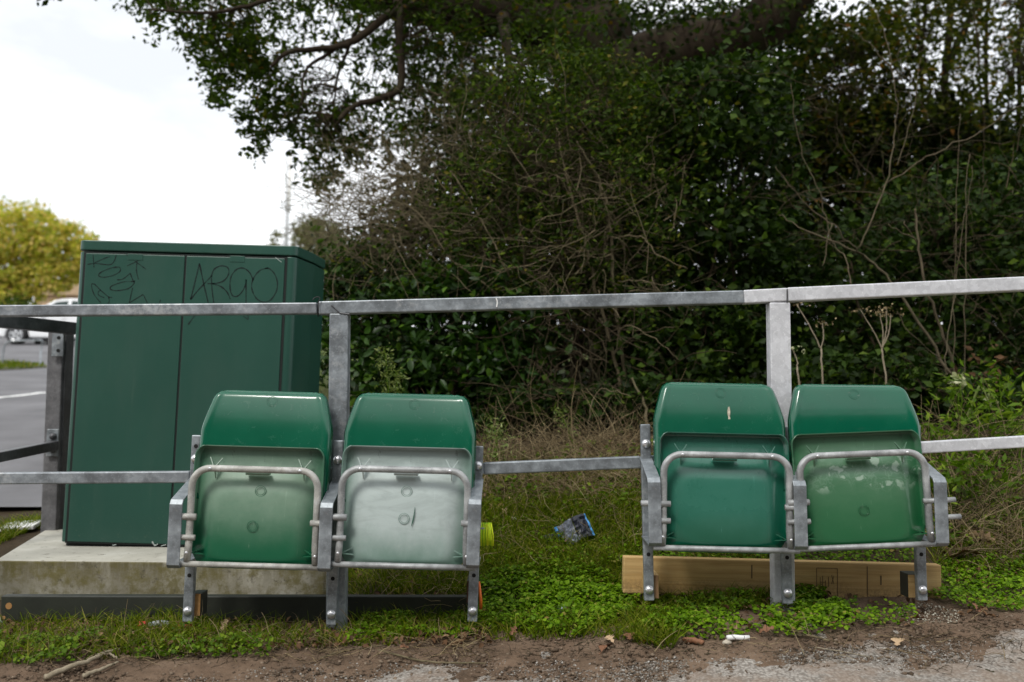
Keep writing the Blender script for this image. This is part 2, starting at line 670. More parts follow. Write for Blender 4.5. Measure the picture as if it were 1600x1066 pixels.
M['timber'] = wood('pale_timber', (0.46, 0.285, 0.105), (0.63, 0.44, 0.20))
M['timber_cut'] = wood('fresh_cut_timber', (0.38, 0.19, 0.06), (0.5, 0.28, 0.11), grain=0.5)
M['board'] = plain('dark_green_board_paint', (0.020, 0.023, 0.016), 0.55, 0, 0.25, 12, 0.15)


def leafm(name, stops, trans=0.25, rough=0.5, spec=0.35):
    t = NT(name)
    g = t.n('ShaderNodeNewGeometry')
    c = t.ramp(g.outputs['Random Per Island'], stops)
    v = t.noise(3.0, 3)
    c = t.mix(t.math('MULTIPLY', v, 0.35), c, t.mix(1.0, c, (0.55, 0.6, 0.45), 'MULTIPLY'))
    t.col(c).set(rough=rough, spec=spec)
    if trans:
        tr = t.n('ShaderNodeBsdfTranslucent')
        t.l(t.mix(1.0, c, (1.3, 1.5, 0.6), 'MULTIPLY'), tr.inputs['Color'])
        ms = t.n('ShaderNodeMixShader')
        ms.inputs[0].default_value = trans
        t.l(t.b.outputs[0], ms.inputs[1])
        t.l(tr.outputs[0], ms.inputs[2])
        t.l(ms.outputs[0], t.out.inputs['Surface'])
    return t.m


M['oak_leaf'] = leafm('oak_foliage', [(0.0, (0.018, 0.032, 0.004)), (0.6, (0.036, 0.064, 0.007)), (0.93, (0.07, 0.105, 0.010)), (1.0, (0.16, 0.085, 0.012))], 0.42, 0.6, 0.1)
M['laurel_leaf'] = leafm('glossy_foliage', [(0.0, (0.009, 0.024, 0.003)), (0.6, (0.021, 0.055, 0.006)), (0.9, (0.05, 0.115, 0.010)), (1.0, (0.10, 0.18, 0.016))], 0.22, 0.42, 0.22)
M['privet_leaf'] = leafm('olive_foliage', [(0.0, (0.016, 0.030, 0.003)), (0.6, (0.036, 0.064, 0.006)), (0.9, (0.085, 0.13, 0.010)), (1.0, (0.15, 0.12, 0.02))], 0.28, 0.6, 0.1)
M['ivy_leaf'] = leafm('dark_ivy_foliage', [(0.0, (0.008, 0.017, 0.002)), (0.7, (0.021, 0.045, 0.005)), (0.94, (0.055, 0.095, 0.009)), (1.0, (0.09, 0.13, 0.014))], 0.2, 0.55, 0.12)
M['holly_leaf'] = leafm('deep_foliage', [(0.0, (0.006, 0.011, 0.002)), (0.7, (0.014, 0.025, 0.003)), (1.0, (0.038, 0.054, 0.006))], 0.12, 0.65, 0.08)
M['ash_leaf'] = leafm('thin_autumn_foliage', [(0.0, (0.028, 0.040, 0.005)), (0.6, (0.06, 0.080, 0.009)), (0.9, (0.12, 0.12, 0.015)), (1.0, (0.2, 0.09, 0.02))], 0.38, 0.6, 0.1)
M['yellow_leaf'] = leafm('autumn_yellow_foliage', [(0.0, (0.22, 0.25, 0.03)), (0.4, (0.44, 0.42, 0.07)), (0.75, (0.62, 0.48, 0.11)), (1.0, (0.66, 0.45, 0.2))], 0.42, 0.6, 0.15)
M['pine_leaf'] = leafm('faded_olive_foliage', [(0.0, (0.09, 0.10, 0.04)), (1.0, (0.2, 0.19, 0.08))], 0.2)
M['weed_leaf'] = leafm('weed_foliage', [(0.0, (0.05, 0.10, 0.004)), (0.6, (0.10, 0.18, 0.008)), (1.0, (0.19, 0.26, 0.02))], 0.3, 0.55, 0.15)
M['clover'] = leafm('ground_cover_green', [(0.0, (0.06, 0.125, 0.002)), (0.5, (0.11, 0.21, 0.003)), (0.88, (0.18, 0.31, 0.008)), (0.96, (0.24, 0.33, 0.03)), (1.0, (0.24, 0.17, 0.05))], 0.28, 0.55, 0.15)
M['grass'] = leafm('grass_blades', [(0.0, (0.055, 0.09, 0.002)), (0.55, (0.11, 0.155, 0.003)), (0.82, (0.18, 0.21, 0.008)), (1.0, (0.32, 0.26, 0.08))], 0.3, 0.55, 0.12)
M['straw'] = leafm('dry_straw', [(0.0, (0.13, 0.09, 0.045)), (0.6, (0.26, 0.19, 0.10)), (1.0, (0.42, 0.33, 0.19))], 0.1, 0.7)
M['brown_leaf'] = leafm('dead_leaf', [(0.0, (0.05, 0.028, 0.015)), (0.6, (0.12, 0.062, 0.030)), (0.93, (0.19, 0.11, 0.06)), (1.0, (0.32, 0.21, 0.12))], 0.08, 0.75, 0.2)
M['tan_leaf'] = plain('tan_dead_leaf', (0.42, 0.29, 0.17), 0.75, 0, 0.3, 30)
M['rust_leaf'] = plain('rust_dead_leaf', (0.17, 0.075, 0.035), 0.75, 0, 0.35, 30)
M['orange_leaf'] = plain('orange_dead_leaf', (0.45, 0.17, 0.04), 0.7, 0, 0.3, 30)
M['flower'] = leafm('cream_seedhead', [(0.0, (0.30, 0.33, 0.16)), (1.0, (0.5, 0.5, 0.32))], 0.2)
M['fleabane'] = leafm('pale_weed_foliage', [(0.0, (0.09, 0.14, 0.03)), (0.6, (0.17, 0.22, 0.05)), (1.0, (0.3, 0.33, 0.12))], 0.25)


def bark(name, a, b, scale=14):
    t = NT(name)
    g = t.noise(scale, 7, 0.7, stretch=(1, 1, 0.25))
    c = t.ramp(g, [(0.3, a), (0.7, b)])
    c = t.mix(t.math('MULTIPLY', t.ramp(t.noise(5, 4), [(0.5, 0.0), (0.7, 1.0)]), 0.35), c, (0.06, 0.075, 0.03))
    t.col(c).set(rough=0.9, spec=0.15)
    t.bump(g, 0.6, 0.02)
    return t.m


M['bark'] = bark('oak_bark', (0.016, 0.011, 0.007), (0.05, 0.036, 0.023))
M['twig'] = bark('grey_brown_twig', (0.085, 0.068, 0.038), (0.21, 0.17, 0.105), 30)
M['twig_dark'] = bark('dark_twig', (0.035, 0.026, 0.015), (0.08, 0.06, 0.036), 30)
M['stem_pale'] = bark('pale_dead_stem', (0.20, 0.165, 0.11), (0.40, 0.34, 0.25), 24)


def soil():
    t = NT('verge_soil')
    n = t.noise(5, 8, 0.68)
    n2 = t.noise(60, 8, 0.75)
    c = t.ramp(n, [(0.3, (0.075, 0.050, 0.032)), (0.52, (0.155, 0.104, 0.069)), (0.72, (0.23, 0.162, 0.112))])
    c = t.mix(t.ramp(n2, [(0.32, 1.0), (0.46, 0.0)]), c, (0.05, 0.037, 0.027))
    gr = t.ramp(t.noise(240, 3, 0.6), [(0.62, 0.0), (0.70, 1.0)])
    c = t.mix(t.math('MULTIPLY', gr, 0.45), c, (0.3, 0.25, 0.2))
    # the bank behind the rails is darker
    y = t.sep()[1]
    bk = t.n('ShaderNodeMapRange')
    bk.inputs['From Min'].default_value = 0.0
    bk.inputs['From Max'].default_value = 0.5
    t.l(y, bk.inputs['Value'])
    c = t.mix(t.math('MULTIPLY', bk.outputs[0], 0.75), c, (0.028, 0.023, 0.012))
    rad = t.n('ShaderNodeVectorMath', operation='LENGTH')
    t.l(t.co(), rad.inputs[0])
    far = t.n('ShaderNodeMapRange')
    far.inputs['From Min'].default_value = 4.5
    far.inputs['From Max'].default_value = 9.0
    t.l(t.math('ADD', rad.outputs['Value'], t.math('MULTIPLY', n, 3.0)), far.inputs['Value'])
    c = t.mix(far.outputs[0], c, t.ramp(t.noise(3, 7, 0.7), [(0.35, (0.035, 0.055, 0.008)), (0.65, (0.085, 0.11, 0.02))]))
    t.col(c).set(rough=0.95, spec=0.15)
    t.bump(t.math('ADD', n2, t.math('MULTIPLY', n, 1.5)), 0.7, 0.012)
    return t.m


def asphalt(name, a, b, chips=0.6, s=1.0):
    t = NT(name)
    n = t.noise(2.0 * s, 7, 0.65)
    v = t.n('ShaderNodeTexVoronoi')
    v.inputs['Scale'].default_value = 120 * s
    t.l(t.co(), v.inputs['Vector'])
    sepc = t.n('ShaderNodeSeparateColor')
    t.l(v.outputs['Color'], sepc.inputs[0])
    c = t.ramp(n, [(0.3, a), (0.7, b)])
    ch = t.ramp(sepc.outputs[0], [(0.2, 0.0), (0.9, 1.0)])
    c = t.mix(t.math('MULTIPLY', ch, chips), c, (0.44, 0.41, 0.37))
    c = t.mix(t.math('MULTIPLY', t.ramp(v.outputs['Distance'], [(0.35, 0.0), (0.7, 1.0)]), 0.6), c, (0.07, 0.055, 0.042))
    d = t.ramp(t.noise(6.5 * s, 8, 0.72), [(0.46, 0.0), (0.56, 1.0)])
    c = t.mix(t.math('MULTIPLY', d, 0.6), c, (0.21, 0.155, 0.115))
    t.col(c).set(rough=0.92, spec=0.2)
    t.bump(v.outputs['Distance'], 0.5, 0.006)
    return t.m


M['soil'] = soil()
M['path'] = asphalt('worn_path_asphalt', (0.17, 0.15, 0.13), (0.33, 0.30, 0.265), 0.5, 1.0)
M['car_park'] = plain('car_park_tarmac', (0.15, 0.148, 0.154), 0.9, 0, 0.28, 1.1, 0.3, 0.2)
M['line'] = plain('worn_line_paint', (0.7, 0.7, 0.68), 0.7, 0, 0.15, 4)

# ------------------------------------------------------------------ setting: ground sheets
def axis(lo, dense_lo, dense_hi, hi, step, grow=1.16):
    out = list(np.arange(dense_lo, dense_hi + 1e-6, step))
    s = step
    while out[-1] < hi:
        s *= grow
        out.append(out[-1] + s)
    s = step
    while out[0] > lo:
        s *= grow
        out.insert(0, out[0] - s)
    return np.array(out)


def sheet(name, xs, ys, zf, m):
    X, Y = np.meshgrid(xs, ys)
    Z = zf(X, Y)
    v = np.stack([X, Y, Z], -1).reshape(-1, 3)
    nx, ny = len(xs), len(ys)
    i = np.arange((ny - 1) * (nx - 1))
    a = (i // (nx - 1)) * nx + i % (nx - 1)
    f = np.stack([a, a + 1, a + nx + 1, a + nx], -1)
    o = link(name, mesh_np(name, v, f, True), m)
    o['kind'] = 'structure'
    return o


def fbm(X, Y, s, oct=4, seed=0.0):
    """cheap value noise on arrays"""
    out = np.zeros_like(X, dtype=float)
    amp, tot = 1.0, 0.0
    for o in range(oct):
        xi = X * s + seed + 17.3 * o
        yi = Y * s - seed * 0.7 + 9.1 * o
        x0, y0 = np.floor(xi), np.floor(yi)
        fx, fy = xi - x0, yi - y0
        fx, fy = fx * fx * (3 - 2 * fx), fy * fy * (3 - 2 * fy)

        def h(a, b):
            q = np.sin(a * 127.1 + b * 311.7) * 43758.5453
            return q - np.floor(q)
        v = (h(x0, y0) * (1 - fx) + h(x0 + 1, y0) * fx) * (1 - fy) + (h(x0, y0 + 1) * (1 - fx) + h(x0 + 1, y0 + 1) * fx) * fy
        out += amp * v
        tot += amp
        amp *= 0.55
        s *= 2.07
    return out / tot


xs = axis(-160, -2.5, 2.5, 160, 0.022)
ys = axis(-80, -1.2, 1.9, 200, 0.022)
sheet('ground', xs, ys, lambda X, Y: ground(X, Y) + 0.02 * (fbm(X, Y, 9, 4, 3.0) - 0.5) * sst(3.0, 1.5, np.hypot(X, Y)), M['soil'])
xs2 = axis(-60, -2.3, 2.3, 60, 0.02)
ys2 = axis(-60, -1.2, -0.15, -0.05, 0.015)
sheet('path', xs2, ys2, lambda X, Y: ground(X, Y) + np.clip(0.035 * (fbm(X, Y, 3.2, 5, 1.0) - 0.5 + 1.5 * (-0.36 + 0.12 * sst(0.3, 1.4, X) - 0.36 * sst(0.0, -0.75, X) - Y)), -0.06, 0.012)
      + 0.005 * (fbm(X, Y, 30, 2, 5.0) - 0.5), M['path'])
xs3 = axis(-70, -6, -2.0, -1.9, 0.25)
ys3 = axis(1.75, 1.75, 4, 90, 0.25)


def park(X, Y):
    e = -1.55 - 0.30 * np.clip(Y - 1.75, 0, 200)
    return ground(X, Y) + np.clip((e - X) * 0.25, -0.06, 0.025)


cp = sheet('car_park', xs3, ys3, park, M['car_park'])


def strip_on_ground(name, pts, wd, lift, m, n=12):
    """painted strip laid on the tarmac"""
    v, f = [], []
    (x0, y0), (x1, y1) = pts
    d = Vector((x1 - x0, y1 - y0))
    nrm = Vector((-d.y, d.x)).normalized() * wd / 2
    for i in range(n + 1):
        c = Vector((x0, y0)) + d * (i / n)
        for sgn in (-1, 1):
            q = c + nrm * sgn
            v.append((q.x, q.y, float(ground(q.x, q.y)) + 0.025 + lift))
    for i in range(n):
        f.append((2 * i, 2 * i + 1, 2 * i + 3, 2 * i + 2))
    o = MB().add(v, f).build(name, m)
    o['kind'] = 'structure'
    return o


_a, _b = G1(-60, 632), G1(77, 617)
strip_on_ground('road_marking', ((_a.x, _a.y), (_b.x, _b.y)), 0.16, 0.006, M['line'])

# ------------------------------------------------------------------ foliage helpers
def leaf_mesh(name, pos, size, m, parent, rnd=None, aspect=0.55, fold=0.22, up=0.25, kind='stuff', droop=0.0, six=False):
    """many leaf-shaped faces: pos (N,3), size scalar or (N,)"""
    r = rnd or rng
    n = len(pos)
    size = np.broadcast_to(np.asarray(size, float), (n,)) * r.uniform(0.65, 1.25, n)
    d = r.normal(size=(n, 3))
    d[:, 2] = d[:, 2] * 0.6 - droop
    d /= np.linalg.norm(d, axis=1, keepdims=True)
    q = r.normal(size=(n, 3))
    q[:, 2] += up * 3
    q[:, 1] -= up
    s = np.cross(d, q)
    s /= np.linalg.norm(s, axis=1, keepdims=True) + 1e-9
    nr = np.cross(s, d)
    L = size[:, None]
    W = L * aspect / 2
    if six:
        a = pos
        m1 = pos + d * L * 0.5
        tip = pos + d * L + nr * L * -0.12
        l1 = pos + d * L * 0.28 + s * W * 0.85 + nr * W * fold * 1.2
        l2 = pos + d * L * 0.66 + s * W * 0.8 + nr * W * fold
        r1 = pos + d * L * 0.28 - s * W * 0.85 + nr * W * fold * 1.2
        r2 = pos + d * L * 0.66 - s * W * 0.8 + nr * W * fold
        v = np.stack([a, l1, l2, tip, r2, r1, m1], 1).reshape(-1, 3)
        b = np.arange(n)[:, None] * 7
        f = np.concatenate([b + np.array([[0, 6, 1, 1]]), b + np.array([[1, 6, 2, 2]]), b + np.array([[2, 6, 3, 3]]), b + np.array([[0, 5, 6, 6]]), b + np.array([[5, 4, 6, 6]]), b + np.array([[4, 3, 6, 6]])])[:, :3]
    else:
        a = pos
        tip = pos + d * L
        l1 = pos + d * L * 0.45 + s * W + nr * W * fold * 2
        r1 = pos + d * L * 0.45 - s * W + nr * W * fold * 2
        v = np.stack([a, l1, tip, r1], 1).reshape(-1, 3)
        b = np.arange(n)[:, None] * 4
        f = np.concatenate([b + np.array([[0, 2, 1]]), b + np.array([[0, 3, 2]])])
    o = link(name, mesh_np(name, v, f), m, parent)
    if kind:
        o['kind'] = kind
    return o


def tubes_np(name, paths, rad, m, parent=None, sides=3, kind='stuff'):
    """paths (T,n,3), rad (T,n)"""
    T, n, _ = paths.shape
    t = np.gradient(paths, axis=1)
    t /= np.linalg.norm(t, axis=2, keepdims=True) + 1e-9
    ref = np.where(np.abs(t[..., 2:3]) > 0.9, np.array([1.0, 0, 0]), np.array([0, 0, 1.0]))
    u = np.cross(t, ref)
    u /= np.linalg.norm(u, axis=2, keepdims=True) + 1e-9
    b = np.cross(t, u)
    ang = np.arange(sides) * 2 * math.pi / sides
    v = paths[:, :, None, :] + rad[:, :, None, None] * (u[:, :, None, :] * np.cos(ang)[:, None] + b[:, :, None, :] * np.sin(ang)[:, None])
    v = v.reshape(-1, 3)
    base = (np.arange(T)[:, None, None] * n + np.arange(n - 1)[None, :, None]) * sides
    k = np.arange(sides)[None, None, :]
    k2 = (k + 1) % sides
    f = np.stack(np.broadcast_arrays(base + k, base + k2, base + sides + k2, base + sides + k), -1).reshape(-1, 4)
    o = link(name, mesh_np(name, v, f, True), m, parent)
    if kind:
        o['kind'] = kind
    return o


def wander(start, direction, length, n=7, wob=0.35, grav=0.0, r=None):
    """T random bent paths"""
    r = r or rng
    T = len(start)
    p = np.zeros((T, n, 3))
    p[:, 0] = start
    d = direction / (np.linalg.norm(direction, axis=1, keepdims=True) + 1e-9)
    L = np.broadcast_to(np.asarray(length, float), (T,))[:, None] / (n - 1)
    for i in range(1, n):
        d = d + r.normal(size=(T, 3)) * wob
        d[:, 2] -= grav
        d /= np.linalg.norm(d, axis=1, keepdims=True)
        p[:, i] = p[:, i - 1] + d * L
    return p


def clumps(poly, dr, n, rad, per, flat=0.75, spray=0):
    """clump centres at real depths inside a region, and leaf positions round them"""
    q = in_poly(poly, n)
    Y = rng.uniform(dr[0], dr[1], n) - 2.9
    c = PN(q[:, 0], q[:, 1], Y)
    rr = rad * rng.uniform(0.5, 1.35, n)
    k = rng.poisson(per, n) + 3
    idx = np.repeat(np.arange(n), k)
    off = rng.normal(size=(len(idx), 3)) * 0.55
    off[:, 2] *= flat
    if spray:
        ax = rng.normal(size=(n, 3)) * np.array([1, 0.8, 0.5]) - np.array([0.25, 0, 0.55])
        ax /= np.linalg.norm(ax, axis=1, keepdims=True)
        off = off * 0.5 + ax[idx] * rng.uniform(-1.3, 1.5, len(idx))[:, None]
    p = c[idx] + off * rr[idx][:, None]
    return c, p


def px_path(pts):
    """(px, py, depth) list -> world points"""
    return [P(a, b, d - 2.9) for a, b, d in pts]


def smooth_path(pts, n=6):
    out = []
    k = len(pts)
    for i in range(k - 1):
        p0, p1, p2, p3 = pts[max(i - 1, 0)], pts[i], pts[i + 1], pts[min(i + 2, k - 1)]
        for j in range(n):
            t = j / n
            out.append(0.5 * ((2 * p1) + (p2 - p0) * t + (2 * p0 - 5 * p1 + 4 * p2 - p3) * t * t + (3 * p1 - p0 - 3 * p2 + p3) * t ** 3))
    out.append(pts[-1])
    return out


def limb(mb, pts, r0, r1, n=8, wob=0.0):
    sp = smooth_path([Vector(p) for p in pts], 6)
    if wob:
        sp = [p + Vector((random.gauss(0, wob), random.gauss(0, wob), random.gauss(0, wob))) for p in sp]
    k = len(sp)
    mb.tube(sp, [r0 + (r1 - r0) * i / (k - 1) for i in range(k)], n)
    return sp


def twigs_to(anchor, targets, r0=0.006, r1=0.002, n=6, sag=0.05):
    """bent twigs from the nearest anchor point to each target"""
    A = np.array([tuple(a) for a in anchor])
    Tt = np.asarray(targets)
    dd = ((Tt[:, None, :] - A[None]) ** 2).sum(-1)
    s = A[dd.argmin(1)]
    t = np.linspace(0, 1, n)[None, :, None]
    p = s[:, None] * (1 - t) + Tt[:, None] * t
    L = np.linalg.norm(Tt - s, axis=1)
    p = p + rng.normal(size=p.shape) * (0.07 * L[:, None, None]) * (np.sin(np.pi * t))
    p[:, :, 2] += (np.sin(np.pi * t[..., 0]) * sag * L[:, None])
    rad = np.broadcast_to(np.linspace(r0, r1, n)[None], (len(Tt), n)) * (0.6 + 0.5 * np.clip(L, 0, 2))[:, None]
    return p, rad


# ------------------------------------------------------------------ oak tree over the hedge
oak_base = P(985, 660, 4.6)
oak_base.z = float(ground(oak_base.x, oak_base.y))
oak = thing('oak_tree', 'large spreading oak whose leafy dark branches hang over the cabinet and hedge', 'tree', oak_base)
tb = MB()
O = oak_base
sp_t = limb(tb, [oak_base + Vector((0, 0, -0.3))] + px_path([(975, 420, 7.6), (955, 180, 7.6), (930, 40, 7.5)]), 0.36, 0.30, 10, 0.01)
sp_l = limb(tb, px_path([(935, 90, 7.5), (820, 25, 7.3), (700, 12, 7.1), (590, -15, 6.9), (430, -70, 6.6), (250, -120, 6.3)]), 0.27, 0.07, 10, 0.006)
sp_r = limb(tb, px_path([(950, 120, 7.5), (1060, 85, 7.3), (1160, 60, 7.2), (1225, 5, 7.1), (1270, -90, 7.1), (1330, -260, 7.3)]), 0.28, 0.15, 10, 0.008)
sp_u = limb(tb, px_path([(930, 60, 7.5), (900, -60, 7.6), (860, -250, 7.8)]), 0.25, 0.15, 9, 0.006)
sp_1 = limb(tb, px_path([(655, 5, 6.60), (610, 20, 5.95), (560, 60, 5.85), (520, 75, 5.75), (455, 80, 5.65), (424, 103, 5.60)]), 0.036, 0.011, 7, 0.003)
sp_2 = limb(tb, px_path([(622, 0, 6.05), (624, 60, 5.95), (625, 135, 5.90), (590, 155, 5.85), (555, 165, 5.80), (530, 188, 5.75)]), 0.034, 0.015, 7, 0.003)
sp_3 = limb(tb, px_path([(545, 62, 5.85), (505, 90, 5.75), (478, 110, 5.70), (470, 165, 5.65)]), 0.016, 0.005, 6, 0.003)
sp_4 = limb(tb, px_path([(560, 40, 5.95), (530, 110, 6.05), (520, 180, 6.05)]), 0.016, 0.005, 6, 0.003)
sp_5 = limb(tb, px_path([(520, -40, 5.85), (420, 0, 5.65), (330, 20, 5.55), (240, 15, 5.45)]), 0.02, 0.006, 6, 0.003)
sp_6 = limb(tb, px_path([(785, 20, 7.2), (790, 60, 6.6), (795, 95, 6.4), (790, 130, 6.4)]), 0.06, 0.012, 7, 0.003)
tr = tb.build('trunk', M['bark'], oak, True)
tr.location = -oak_base
sk = sp_l + sp_r + sp_u + sp_1 + sp_2 + sp_3 + sp_4 + sp_5
oak_l = [(190, -60), (200, 5), (222, 60), (245, 70), (262, 22), (300, 60), (318, 120), (335, 150), (360, 165), (352, 120), (400, 140), (402, 205), (385, 215), (395, 262), (412, 240), (432, 200), (452, 205),
         (462, 250), (452, 290), (480, 262), (500, 300), (520, 262), (560, 230), (640, 220), (700, 180), (770, 120), (780, 60), (700, -60)]
parts = []
cents = []
for poly, dr, n, rad, per in (
        (oak_l, (5.6, 7.6), 165, 0.10, 13),
        ([(190, -60), (200, 5), (222, 60), (250, 30), (300, 70), (330, 100), (420, 110), (480, 70), (560, 40), (660, 10), (700, -60)], (5.6, 7.6), 205, 0.10, 15),
        ([(290, 50), (335, 150), (360, 165), (355, 120), (420, 110), (420, 70)], (5.8, 6.8), 45, 0.09, 13),
        ([(345, 120), (430, 100), (500, 120), (470, 180), (430, 205), (390, 215)], (6.0, 7.2), 48, 0.09, 13),
        ([(395, 150), (470, 150), (470, 200), (420, 215), (395, 262), (385, 215)], (6.0, 6.8), 40, 0.08, 12),
        ([(470, 160), (560, 170), (560, 240), (500, 300), (455, 250)], (6.0, 7.4), 75, 0.085, 11),
        ([(480, 200), (640, 180), (700, 240), (600, 290), (520, 300), (470, 300)], (6.2, 8.0), 70, 0.08, 9),
        ([(190, -60), (195, 0), (220, 55), (250, 65), (262, 20), (300, 55), (335, 150), (360, 160), (420, 60), (420, -60)], (5.6, 7.0), 85, 0.085, 14),
        ([(640, -60), (800, -60), (960, 40), (760, 60), (640, 50)], (5.6, 6.6), 70, 0.1, 14),
        ([(50, -60), (90, -60), (95, 6), (62, 10)], (5.8, 6.2), 8, 0.07, 10),
        ([(540, 0), (640, -20), (690, 120), (690, 230), (540, 230)], (6.2, 8.6), 135, 0.09, 12),
        ([(640, 40), (780, 40), (800, 110), (740, 200), (640, 240)], (6.2, 8.6), 135, 0.09, 12),
        ([(60, -60), (-200, -420), (500, -700), (1500, -600), (1700, -60)], (5.0, 9.0), 900, 0.2, 22),
        ([(700, -40), (1300, -40), (1280, 40), (1050, 70), (760, 40)], (6.6, 8.4), 110, 0.12, 15)):
    c, p = clumps(poly, dr, n, rad, per, spray=1)
    cents.append(c)
    parts.append(p)
cr_ = leaf_mesh('crown', np.concatenate(parts), 0.051, M['oak_leaf'], oak, aspect=0.6, droop=0.25, up=0.3)
cr_.location = -oak_base
tp, trd = twigs_to(sk, np.concatenate(cents)[::2], 0.0045, 0.0016)
tw = tubes_np('twigs', tp, trd, M['twig_dark'], oak)
tw.location = -oak_base
# ivy on the trunk and big limbs
c = np.array([tuple(p) for p in sp_t + sp_r[:22] + sp_l[:14]])
iv = c[rng.integers(0, len(c), 3600)] + rng.normal(size=(3600, 3)) * np.array([0.33, 0.30, 0.28])
o = leaf_mesh('ivy', iv, 0.06, M['ivy_leaf'], oak, aspect=0.8)
o.location = -oak_base


# ------------------------------------------------------------------ hedge shrubs
def shrub(name, label, cat, base_px, base_y, regions, m, leaf, stems=9, stem_mat='twig_dark', group=None, aspect=0.55, stem_r=0.014, six=False, twig=True):
    b = P(base_px, 640, base_y)
    b.z = float(ground(b.x, b.y))
    t = thing(name, label, cat, b, group=group)
    cs, ps = [], []
    for poly, dr, n, rad, per in regions:
        c, p = clumps(poly, dr, n, rad, per)
        cs.append(c)
        ps.append(p)
    cs = np.concatenate(cs)
    ps = np.concatenate(ps)
    gz = ground(ps[:, 0], ps[:, 1])
    ps = ps[ps[:, 2] > gz + 0.03]
    sm = MB()
    anchors = []
    pick = cs[rng.integers(0, len(cs), stems)]
    for q in pick:
        mid = b.lerp(Vector(q), 0.5) + Vector((random.uniform(-.12, .12), random.uniform(-.1, .1), 0.1))
        anchors += limb(sm, [b + Vector((random.uniform(-.2, .2), random.uniform(-.1, .1), -0.05)), mid, Vector(q)], stem_r, stem_r * 0.3, 6, 0.008)
    so = sm.build('stems', M[stem_mat], t, True)
    so.location = -b
    fo = leaf_mesh('foliage', ps, leaf, m, t, aspect=aspect, six=six)
    fo.location = -b
    if twig:
        k = cs if len(cs) < 700 else cs[:700]
        tp, trd = twigs_to(anchors, k, 0.005, 0.0018)
        to = tubes_np('twigs', tp, trd, M[stem_mat], t)
        to.location = -b
    return t, b, cs


# the dark evergreens that close off the view behind
shrub('holly_tree', 'dense dark holly closing the view behind the middle of the hedge', 'tree', 1000, 5.6,
      [([(700, 60), (900, 20), (1250, 20), (1260, 640), (700, 640), (620, 460), (660, 260)], (8.0, 10.0), 620, 0.30, 66),
       ([(585, 350), (640, 300), (720, 240), (1000, 200), (1010, 480), (520, 490)], (6.4, 7.8), 260, 0.22, 58)], M['holly_leaf'], 0.075, 14, stem_r=0.04)
shrub('holly_tree', 'dark holly at the right edge behind the dead branches', 'tree', 1480, 5.8,
      [([(1240, 330), (1420, 300), (1640, 300), (1680, 640), (1240, 640)], (7.6, 9.6), 360, 0.30, 62),
       ([(1230, 200), (1400, 190), (1640, 200), (1640, 380), (1230, 380)], (7.8, 9.8), 330, 0.26, 56),
       ([(1240, 30), (1420, 20), (1440, 150), (1640, 190), (1640, 250), (1240, 230)], (8.0, 10.0), 110, 0.26, 44),
       ([(1640, 640), (1640, 100), (2200, 0), (2200, 640)], (7.0, 9.6), 160, 0.32, 50)], M['holly_leaf'], 0.075, 12, stem_r=0.04)
shrub('ivy_bush', 'tall dark ivy thicket behind the left seat of the right pair', 'bush', 1110, 2.6,
      [([(1010, 110), (1200, 90), (1250, 250), (1240, 470), (1190, 560), (960, 600), (960, 330), (1040, 240)], (5.0, 6.4), 330, 0.18, 46),
       ([(980, 470), (1200, 450), (1200, 600), (1000, 640)], (4.7, 5.4), 70, 0.14, 36)], M['ivy_leaf'], 0.055, 10, aspect=0.75)
shrub('privet_bush', 'olive green privet mound under the oak limb', 'bush', 880, 2.4,
      [([(700, 150), (790, 90), (900, 70), (1040, 110), (1120, 210), (1110, 330), (1000, 380), (900, 300), (760, 270)], (5.0, 6.2), 330, 0.16, 40)],
      M['privet_leaf'], 0.042, 10)
shrub('privet_bush', 'finer olive privet growing through the bare twigs in the middle of the hedge', 'bush', 840, 2.3,
      [([(690, 230), (1040, 230), (1060, 480), (900, 520), (700, 450)], (4.7, 5.5), 210, 0.12, 26), ([(780, 110), (960, 90), (1030, 200), (980, 260), (780, 240)], (4.6, 5.2), 70, 0.11, 24)], M['privet_leaf'], 0.036, 8)
shrub('hedge_bush', 'shadowy leafy bush behind the right post and dead branches', 'bush', 1400, 2.6,
      [([(1230, 380), (1400, 330), (1640, 300), (1640, 640), (1230, 600)], (5.2, 6.6), 260, 0.18, 44),
       ([(1380, 300), (1640, 230), (1640, 420), (1400, 420)], (5.6, 7.0), 120, 0.2, 34),
       ([(1230, 560), (1440, 560), (1600, 590), (1600, 660), (1230, 640)], (4.5, 5.2), 90, 0.1, 26),
       ([(1640, 660), (1640, 260), (2200, 200), (2200, 660)], (5.2, 7.0), 150, 0.2, 42)],
      M['ivy_leaf'], 0.058, 9, aspect=0.65)
